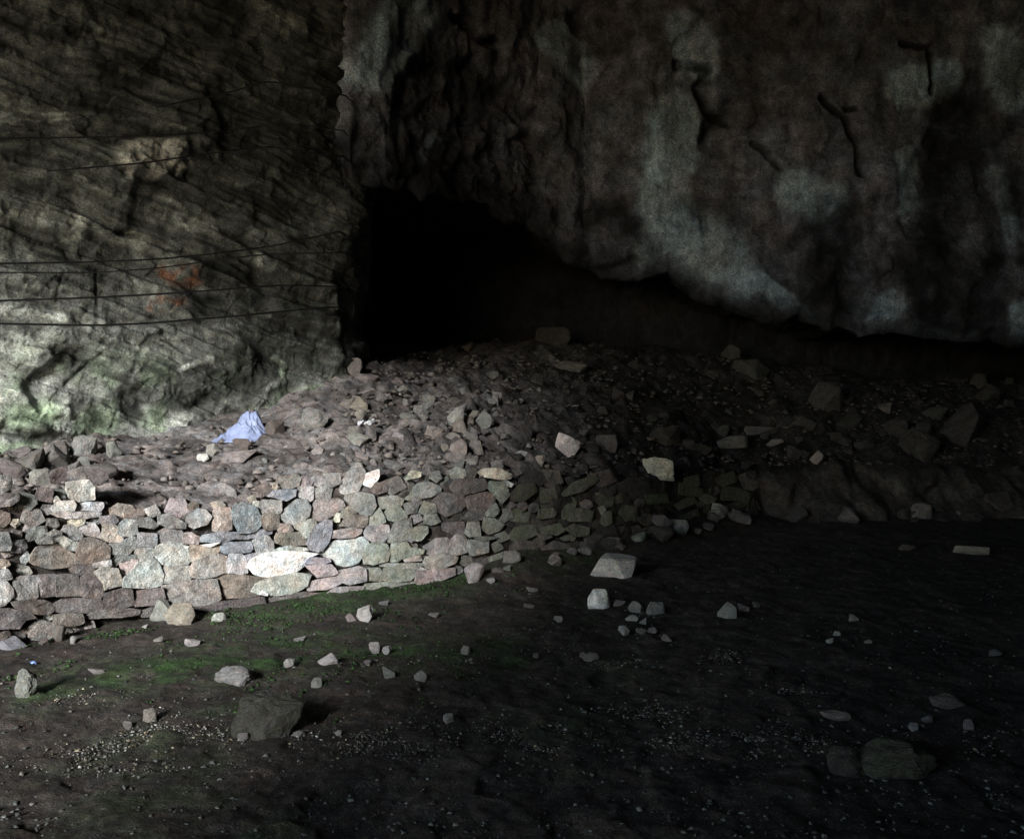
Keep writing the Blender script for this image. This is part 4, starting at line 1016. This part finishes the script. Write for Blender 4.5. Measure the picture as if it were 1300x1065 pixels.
fl(466, 844, 10, 6, 'K'); fl(487, 768, 12, 5, 'K'); fl(550, 783, 14, 5, 'K'); fl(308, 940, 14, 8, 'G'); fl(325, 937, 10, 7, 'K'); fl(378, 934, 14, 6, 'G')
fl(600, 740, 26, 23, 'G', 'grey stone standing by the corner of the wall'); fl(623, 740, 11, 6, 'L'); fl(632, 728, 16, 6, 'K'); fl(676, 752, 16, 6, 'K'); fl(672, 772, 13, 5, 'K')
fl(779, 734, 50, 25, 'V', 'squared pinkish block lying alone on the dark floor', SLB, name='stone_block')
fl(760, 773, 27, 22, 'W', 'white angular lump of stone in front of the squared block')
fl(792, 806, 14, 11, 'L'); fl(815, 805, 13, 7, 'K'); fl(847, 815, 13, 9, 'P'); fl(708, 789, 11, 6, 'L'); fl(803, 788, 16, 7, 'L'); fl(833, 779, 24, 13, 'G'); fl(808, 776, 18, 13, 'G'); fl(786, 771, 14, 7, 'G'); fl(817, 794, 8, 8, 'G'); fl(829, 804, 12, 6, 'G')
fl(924, 785, 24, 18, 'G', 'dim grey stone out on the open dark floor'); fl(945, 776, 13, 9, 'P'); fl(960, 772, 10, 7, 'D'); fl(1063, 808, 9, 6); fl(1054, 817, 9, 6); fl(1103, 817, 9, 4, 'Y'); fl(1084, 789, 12, 8, 'K')
fl(1236, 704, 40, 9, 'T', 'flat tan slab lying far out on the dark floor', SLB); fl(1152, 700, 24, 7, 'O'); fl(1262, 833, 20, 7, 'K')
fl(1062, 915, 36, 10, 'K', 'dull grey stone sunk in the floor beside the mossy boulder', RND)
fl(1140, 985, 112, 36, 'X', 'large mossy grey boulder rising from the dark floor', RND, name='boulder', moss=.35, sink=.7)
fl(1078, 985, 40, 30, 'X', 'narrow dark rock against the large mossy boulder', RND, name='boulder', sink=.4)
fl(1230, 926, 13, 11, 'P'); fl(1160, 928, 11, 9, 'L'); fl(1180, 918, 14, 8, 'K'); fl(1205, 900, 40, 16, 'D', 'low dark rock behind the large mossy boulder', RND)
fl(750, 840, 20, 9, 'K'); fl(680, 835, 8, 5, 'K'); fl(742, 835, 12, 6, 'K'); fl(430, 935, 9, 7); fl(160, 925, 12, 8, 'K'); fl(190, 915, 16, 14, 'T', moss=.2)

SLL = 'angular rubble stone lying on the earth slope behind the wall'
SLG = 'rubble stones on the slope'
def sl(px, b, w, h, code='G', label=None, pool=None, **kw):
    if px > 640 and code in 'PGKD':                  # far rubble gets darker codes, standing in for its shade
        code = 'X' if code in 'DK' else 'D'
    return loose(px, b, w, h, code, 'slope', label or zone_label(px, b, code, 'slope'), None if label else SLG, pool=pool, **kw)
sl(104, 583, 34, 28, 'G', 'grey rounded stone at the cliff foot beside a smaller one', RND)
sl(141, 582, 19, 21, 'G', 'small upright grey stone at the cliff foot left of the plastic bag')
sl(62, 596, 40, 30, 'D'); sl(30, 600, 44, 26, 'D'); sl(125, 610, 40, 20, 'D'); sl(85, 606, 30, 18, 'K')
sl(257, 587, 15, 10, 'W', 'small white stone just below the plastic bag')
sl(270, 580, 20, 16, 'L'); sl(303, 588, 42, 14, 'P', 'flat pinkish slab below the plastic bag', SLB); sl(305, 571, 24, 13, 'O', 'reddish brown stone in front of the plastic bag')
sl(347, 555, 24, 20, 'O', 'rusty brown stone right beside the plastic bag'); sl(398, 546, 32, 26, 'G', 'rounded grey stone at the dark foot of the cliff', RND)
sl(455, 566, 28, 15, 'G'); sl(582, 584, 20, 24, 'P'); sl(577, 545, 20, 26, 'L', 'pale upright slab in the rubble'); sl(550, 556, 24, 14, 'T'); sl(577, 588, 26, 12, 'P')
sl(446, 478, 24, 22, 'P', 'pale pointed stone at the corner of the cliff'); sl(464, 490, 32, 15, 'P', 'broad tan stone at the corner of the cliff'); sl(466, 501, 24, 9, 'P'); sl(508, 499, 16, 9, 'G'); sl(588, 502, 14, 9, 'G')
sl(719, 578, 32, 26, 'V', 'pale angular stone on the dark slope above the mossy stretch of wall'); sl(770, 574, 28, 20, 'P', 'dull brown stone on the dark slope'); sl(666, 560, 16, 20, 'K'); sl(661, 580, 20, 7, 'L'); sl(685, 592, 18, 13, 'Y', 'small yellowish stone on the dark slope')
sl(742, 558, 12, 11, 'P'); sl(752, 576, 22, 12, 'D'); sl(630, 515, 10, 14, 'G'); sl(702, 441, 44, 24, 'D', 'low boulder far back in the dark recess', name='boulder'); sl(788, 436, 17, 11, 'L', 'small pale stone far back in the dark recess'); sl(594, 446, 20, 13, 'D')
sl(725, 471, 38, 12, 'G', 'flat arched stone in the dark recess', RND)
sl(836, 613, 40, 27, 'Q', 'large pale yellowish boulder on top of the mossy stretch of wall', RND, name='boulder', moss=0.1)
sl(848, 566, 40, 22, 'D', 'broad dull stone on the dark slope beside a long one'); sl(892, 577, 28, 14, 'D'); sl(926, 569, 48, 16, 'G', 'long flat stone on the far slope', SLB); sl(967, 554, 46, 11, 'G', 'thin slab on the far slope', SLB); sl(985, 568, 22, 9, 'T')
sl(1036, 590, 15, 17, 'T', 'small upright tan stone above the dark bank'); sl(1100, 572, 30, 15, 'D'); sl(1172, 588, 44, 40, 'D', 'big dark boulder on the bank under the overhang', name='boulder'); sl(1190, 536, 30, 18, 'D'); sl(1228, 566, 62, 50, 'D', 'biggest boulder on the bank under the overhang', name='boulder')
sl(1140, 556, 26, 24, 'D'); sl(1050, 520, 40, 34, 'D', 'dark block high on the bank'); sl(1082, 545, 36, 20, 'D'); sl(1020, 545, 30, 16, 'D'); sl(1120, 525, 24, 14, 'G'); sl(955, 480, 46, 22, 'D'); sl(930, 458, 24, 20, 'D')
def scatter(n, box, wr, codes, seed):
    r = random.Random(seed)
    for _ in range(n):
        px_ = r.uniform(box[0], box[2]); py_ = r.uniform(box[1], box[3])
        w = wr[0] + (wr[1] - wr[0]) * r.random() ** 2
        sl(px_, py_, w, w * r.uniform(.5, .95), r.choice(codes), pool=ANG + SLB[:3])
scatter(70, (430, 500, 650, 600), (7, 24), 'GKPPGTK', 1)
scatter(34, (440, 462, 820, 520), (7, 18), 'DDKX', 2)
scatter(30, (640, 525, 960, 605), (8, 22), 'DXDKX', 3)
scatter(34, (0, 575, 420, 640), (6, 15), 'KPGD', 4)
scatter(24, (960, 480, 1300, 585), (10, 30), 'DXDD', 5)
scatter(12, (0, 560, 90, 650), (14, 34), 'GKDK', 6)
br = random.Random(31)
for _ in range(30):                                  # stones fallen along the foot of the mossy stretch
    x_ = br.uniform(640, 950)
    y_ = CY + EYE * F / d_base(np.array([x_]))[0]
    w = 9 + 22 * br.random() ** 1.6
    fl(x_, y_ - br.uniform(-6, 12), w, w * br.uniform(.45, .75), br.choice('DMXDM'))
for _ in range(38):
    w = 10 + 30 * br.random() ** 2
    fl(br.uniform(965, 1310), br.uniform(640, 664), w, w * br.uniform(.5, .8), br.choice('DXXX'))

# crumbs: uncountable chips of stone, one mesh each for slope and floor
def chips(name, label, spots, mat):
    """spots: list of (x, y, z, size, colour)"""
    base = np.array([(1, 0, -.4), (-.5, .85, -.4), (-.5, -.85, -.4), (.15, .1, .75), (-.7, .1, .4), (.4, -.6, .45)], float)
    faces = [(0, 1, 2), (0, 3, 1), (1, 3, 4), (1, 4, 2), (2, 4, 5), (2, 5, 0), (0, 5, 3), (3, 5, 4)]
    r = np.random.RandomState(5)
    n = len(spots)
    A = np.array([s[:3] for s in spots]); sz = np.array([s[3] for s in spots])
    V = base[None].repeat(n, 0) + r.uniform(-.3, .3, (n, 6, 3))
    th = r.uniform(0, 6.283, n)
    c, s_ = np.cos(th)[:, None], np.sin(th)[:, None]
    x, y = V[..., 0] * c - V[..., 1] * s_, V[..., 0] * s_ + V[..., 1] * c
    V = np.stack([x * r.uniform(.7, 1.4, (n, 1)), y, V[..., 2] * r.uniform(.5, .9, (n, 1))], -1) * (sz * .5)[:, None, None] + A[:, None]
    Fa = (np.array(faces)[None] + (np.arange(n) * 6)[:, None, None]).reshape(-1, 3)
    me = bpy.data.meshes.new(name)
    me.vertices.add(n * 6); me.vertices.foreach_set('co', V.reshape(-1).astype(np.float32))
    me.loops.add(Fa.size); me.loops.foreach_set('vertex_index', Fa.reshape(-1).astype(np.int32))
    me.polygons.add(len(Fa)); me.polygons.foreach_set('loop_start', (np.arange(len(Fa)) * 3).astype(np.int32))
    me.update(calc_edges=True)
    a = me.attributes.new('Col', 'FLOAT_COLOR', 'POINT')
    cc = np.ones((n, 6, 4), np.float32)
    cc[..., :3] = np.array([s[4] for s in spots])[:, None]
    a.data.foreach_set('color', cc.reshape(-1))
    o = link(name, me, mat)
    tag(o, label, None, None, 'stuff')

def floor_spots():
    r = np.random.RandomState(11)
    sp = []
    def add(px, py, size, col):
        d = EYE * F / (py - CY)
        x = (px - CX) / F * d
        sp.append([x, d, 0.0, size, col])
    for _ in range(9000):                              # sparse everywhere
        py = 660 + (1110 - 660) * r.rand() ** 0.8
        add(r.uniform(-60, 1360), py, 0.005 + 0.026 * r.rand() ** 5, np.array([.10, .105, .098]) * r.uniform(.3, 1.3))
    for (pts, wx, wy, n) in [([(85, 955), (150, 940), (210, 925), (300, 935)], 22, 8, 420), ([(190, 905), (240, 915)], 30, 8, 120), ([(430, 930), (500, 945), (545, 935)], 26, 16, 520), ([(640, 925), (690, 940), (740, 930)], 34, 14, 420),
                             ([(860, 945), (950, 940), (1030, 945)], 34, 12, 560), ([(70, 890), (150, 885)], 20, 5, 90), ([(370, 950), (390, 915)], 12, 12, 90), ([(900, 838), (935, 835)], 10, 5, 60),
                             ([(740, 840), (830, 840)], 22, 5, 110), ([(795, 775), (835, 778)], 12, 6, 60), ([(430, 845), (600, 840)], 26, 5, 120), ([(960, 880), (1030, 878)], 16, 4, 60), ([(780, 895), (850, 905)], 24, 9, 160), ([(1170, 930), (1250, 945)], 26, 12, 150),
                             ([(640, 755), (690, 752)], 18, 5, 40), ([(0, 965), (300, 975)], 40, 8, 160)]:
        P = np.array(pts, float)
        for _ in range(n * 3):
            k = r.randint(0, len(P) - 1); t = r.rand()
            q = P[k] * (1 - t) + P[k + 1] * t
            tintv = np.array([.30, .29, .27]) if r.rand() < .75 else np.array([.30, .27, .19])
            add(q[0] + r.randn() * wx * .9, q[1] + r.randn() * wy * .8, 0.005 + 0.018 * r.rand() ** 4, tintv * (0.12 + 1.1 * r.rand() ** 3))
    A = np.array([[s[0], s[1]] for s in sp])
    h = ground_h(A[:, 0], A[:, 1])
    return [(s[0], s[1], h[i] + s[3] * .12, s[3], s[4]) for i, s in enumerate(sp) if s[1] < d_base(np.array([CX + F * s[0] / s[1]]))[0]]
chips('gravel', 'scattered pale gravel and chips on the dark floor', floor_spots(), M_CHIP)

def moss_spots():
    r = np.random.RandomState(17)
    out = []
    n = 6500
    px = r.uniform(-40, 760, n)
    d = d_base(px) - 0.04 - np.abs(r.randn(n)) * 0.55
    far = r.rand(n) < .35
    py2 = 850 + 30 * r.randn(n)
    d = np.where(far, EYE * F / (py2 - CY), d)
    x = (px - CX) / F * d
    h = ground_h(x, d)
    p = np.stack([x, d, x * 0], -1)
    keep = (fbm(p, 1.8, 4, 88) + 0.35 * sstep(240, 330, px) * (1 - sstep(560, 700, px)) - 0.25 * far) > 0.12
    keep &= d < d_base(px)
    for i in np.nonzero(keep)[0]:
        out.append((x[i], d[i], h[i] + .004, 0.012 + 0.022 * r.rand() ** 2, np.array([.022, .046, .014]) * r.uniform(.4, 1.5)))
    return out
chips('moss', 'low cushions of green moss along the wall foot', moss_spots(), M_CHIP)

def slope_spots():
    r = np.random.RandomState(12)
    n = 14000
    px = r.uniform(-80, 1330, n)
    d = d_base(px) + 0.2 + r.rand(n) ** 1.3 * 5.0
    x = (px - CX) / F * d
    h = terrace_h(x, d)
    size = 0.016 + 0.10 * r.rand(n) ** 5
    col = np.array([.155, .14, .13])[None] * r.uniform(.45, 1.35, n)[:, None]
    col *= (1 - 0.55 * sstep(560, 800, px))[:, None]  # chips dimmed along with the slope's painted shade
    thin = r.rand(n) < np.where((px > 120) & (px < 430), .35, 1.0)
    return [(x[i], d[i], h[i] + size[i] * .25, size[i], col[i]) for i in range(n) if thin[i]]
chips('rubble', 'loose chips and small rubble over the slope', slope_spots(), M_CHIP)

# ------------------------------------------------------------------ things
def build_bag():
    P = surf_hit(309, 560, 'slope')
    k = P[1] / F
    W, H = 68 * k, 38 * k
    nr, nt = 34, 96
    V, Fc = [], []
    lobes = [(0.13, 0.02, .21, 1.0), (-0.02, 0.0, .24, .88), (0.30, -.02, .17, .55), (-.20, -.02, .20, .52), (-.42, -.08, .16, .26), (0.05, -.20, .2, .45)]
    for i in range(nr):
        r = i / (nr - 1)
        for j in range(nt):
            th = j / nt * 2 * math.pi
            v0 = Vector((math.cos(th) * 1.7, math.sin(th) * 1.7, 2.0))
            ro = 0.52 * (1 + 0.28 * mnoise.noise(v0) + 0.10 * mnoise.noise(v0 * 3)) + (0.14 * max(0, math.cos(th - 3.5)) ** 3)
            x, y = r * ro * math.cos(th), r * ro * math.sin(th) * .8
            z = 0
            for lx, ly, ls, lh in lobes:
                z = max(z, lh * math.exp(-((x - lx) ** 2 + (y - ly) ** 2) / (ls * ls)))
            q = Vector((x * 4.2, y * 4.2, 0.7))
            wv = Vector((mnoise.noise(q), mnoise.noise(q + Vector((9, 0, 0))), 0)) * .6
            crease = 1 - abs(mnoise.noise((q + wv) * 1.3)) * 2.4
            crease2 = 1 - abs(mnoise.noise((q + wv) * 3.1 + Vector((0, 5, 0)))) * 2.2
            edge = max(0.0, 1 - r ** 3)
            z = z * edge * .92 + edge * (0.17 * crease + 0.08 * crease2)
            V.append((x * W * 1.05 + 0.012 * crease2, y * W + 0.010 * crease, max(0.0, z) * H + 0.004))
    for i in range(nr - 1):
        for j in range(nt):
            a, b = i * nt + j, i * nt + (j + 1) % nt
            Fc.append((a, a + nt, b + nt, b))
    me = soup_mesh('plastic_bag', V, Fc, True)
    o = link('plastic_bag', me, M_BAG)
    o.location = (P[0], P[1] + 0.12, P[2] - 0.01)
    sm = o.modifiers.new('thickness', 'SOLIDIFY'); sm.thickness = 0.002
    tag(o, 'crumpled pale blue plastic bag on the rubble at the cliff foot', 'plastic bag')
build_bag()

def scrap(name, px, py, which, w, h, mat, label, cat, seed):
    P = surf_hit(px, py, which)
    k = P[1] / F
    r = random.Random(seed)
    V, Fc = [], []
    n = 9
    for i in range(n):
        for j in range(n):
            u, v = i / (n - 1) - .5, j / (n - 1) - .5
            V.append((u * w * k * (1 + r.uniform(-.08, .08)), v * w * k * .7, h * k * (0.5 + 0.9 * mnoise.noise(Vector((u * 3.2 + seed, v * 3.2, 1.0)))) + r.uniform(0, .1) * h * k))
    for i in range(n - 1):
        for j in range(n - 1):
            a = i * n + j
            Fc.append((a, a + n, a + n + 1, a + 1))
    o = link(name, soup_mesh(name, V, Fc, False), mat)
    o.location = P
    o.rotation_euler = (r.uniform(-.2, .3), r.uniform(-.2, .2), r.uniform(-.6, .6))
    tag(o, label, cat)
scrap('plastic_scrap', 466, 542, 'slope', 22, 9, M_LITTER, 'torn white plastic scrap lying in the rubble', 'litter', 3)
scrap('wrapper_scrap', 42, 843, 'floor', 7, 4, M_BLUE, 'tiny blue and white wrapper on the dark floor', 'litter', 8)

# cables strung across the rock face
def cliff_depth(px):
    xs, ys = CLIFF_PATH[:, 0], CLIFF_PATH[:, 1]
    ok = (ys > 5) & (ys < 11.6)
    pxs = CX + F * xs[ok] / ys[ok]
    o = np.argsort(pxs)
    return np.interp(px, pxs[o], ys[ok][o])

def cable(pts, rad, label):
    cu = bpy.data.curves.new('cable', 'CURVE')
    cu.dimensions = '3D'
    cu.bevel_depth = rad * 1.0
    cu.bevel_resolution = 2
    sp = cu.splines.new('POLY')
    xs = np.array([p[0] for p in pts], float); ys = np.array([p[1] for p in pts], float)
    t = np.linspace(0, 1, 60)
    X = np.interp(t, np.linspace(0, 1, len(xs)), xs); Y = np.interp(t, np.linspace(0, 1, len(xs)), ys)
    for _ in range(4):
        X[1:-1] = (X[:-2] + X[2:] + 2 * X[1:-1]) / 4; Y[1:-1] = (Y[:-2] + Y[2:] + 2 * Y[1:-1]) / 4
    Q = []
    for x, y in zip(X, Y):
        d = cliff_depth(x)
        zz = EYE - (y - CY) / F * d
        d -= 0.30 + 0.06 * max(0, zz - 1.2) * 1.3
        Q.append(at(x, y, d))
    Q = np.array(Q)
    Q[-1][1] += 0.5                                       # far end runs into the rock
    sp.points.add(len(Q) - 1)
    for p_, q in zip(sp.points, Q):
        p_.co = (*q, 1)
    tmp = bpy.data.objects.new('cable_curve', cu)
    C.objects.link(tmp)
    dg = bpy.context.evaluated_depsgraph_get()
    me = bpy.data.meshes.new_from_object(tmp.evaluated_get(dg))
    bpy.data.objects.remove(tmp)
    me.materials.clear()
    o = link('cable', me, M_CABLE)
    tag(o, label, 'cable', 'cables on the rock face')
def Z1(l): return [(x / 2.826, y / 2.826) for x, y in l]
def Z2(l): return [(x / 2.826, 280 + y / 2.826) for x, y in l]
cable(Z1([(-120, 505), (0, 498), (480, 492), (670, 482), (870, 465), (1000, 438), (1170, 462), (1240, 470)]), 0.007, 'thin black cable running along the top edge of the pale rock block')
cable(Z1([(170, 615), (350, 600), (520, 585), (690, 560), (960, 525), (1190, 560), (1240, 566)]), 0.007, 'thin black cable crossing the middle of the pale rock block')
cable(Z1([(560, 385), (740, 350), (850, 325), (960, 292), (1100, 315), (1220, 340), (1245, 345)]), 0.008, 'highest black cable, peaked in the middle, on the upper rock face')
cable(Z1([(860, 482), (960, 492), (1060, 515), (1250, 567)]), 0.006, 'short black cable sloping down to the cliff corner')
cable(Z1([(1020, 620), (1100, 630), (1240, 642)]), 0.006, 'shortest black cable near the cliff corner')
cable(Z2([(-120, 160), (0, 155), (300, 150), (560, 140), (770, 120), (980, 92), (1240, 35)]), 0.008, 'black cable rising towards the cliff corner above the orange stain')
cable(Z2([(-120, 188), (0, 187), (340, 188), (560, 172), (770, 145), (940, 122), (1220, 115), (1250, 115)]), 0.006, 'thin black cable just below the rising one above the orange stain')
cable(Z2([(-120, 292), (0, 288), (340, 277), (560, 265), (780, 250), (1000, 232), (1230, 238), (1250, 240)]), 0.0085, 'thick black cable crossing the orange stain')
cable(Z2([(-120, 368), (0, 370), (330, 377), (520, 370), (700, 355), (830, 345), (1130, 315), (1240, 310)]), 0.0095, 'lowest and thickest black cable on the rock face')
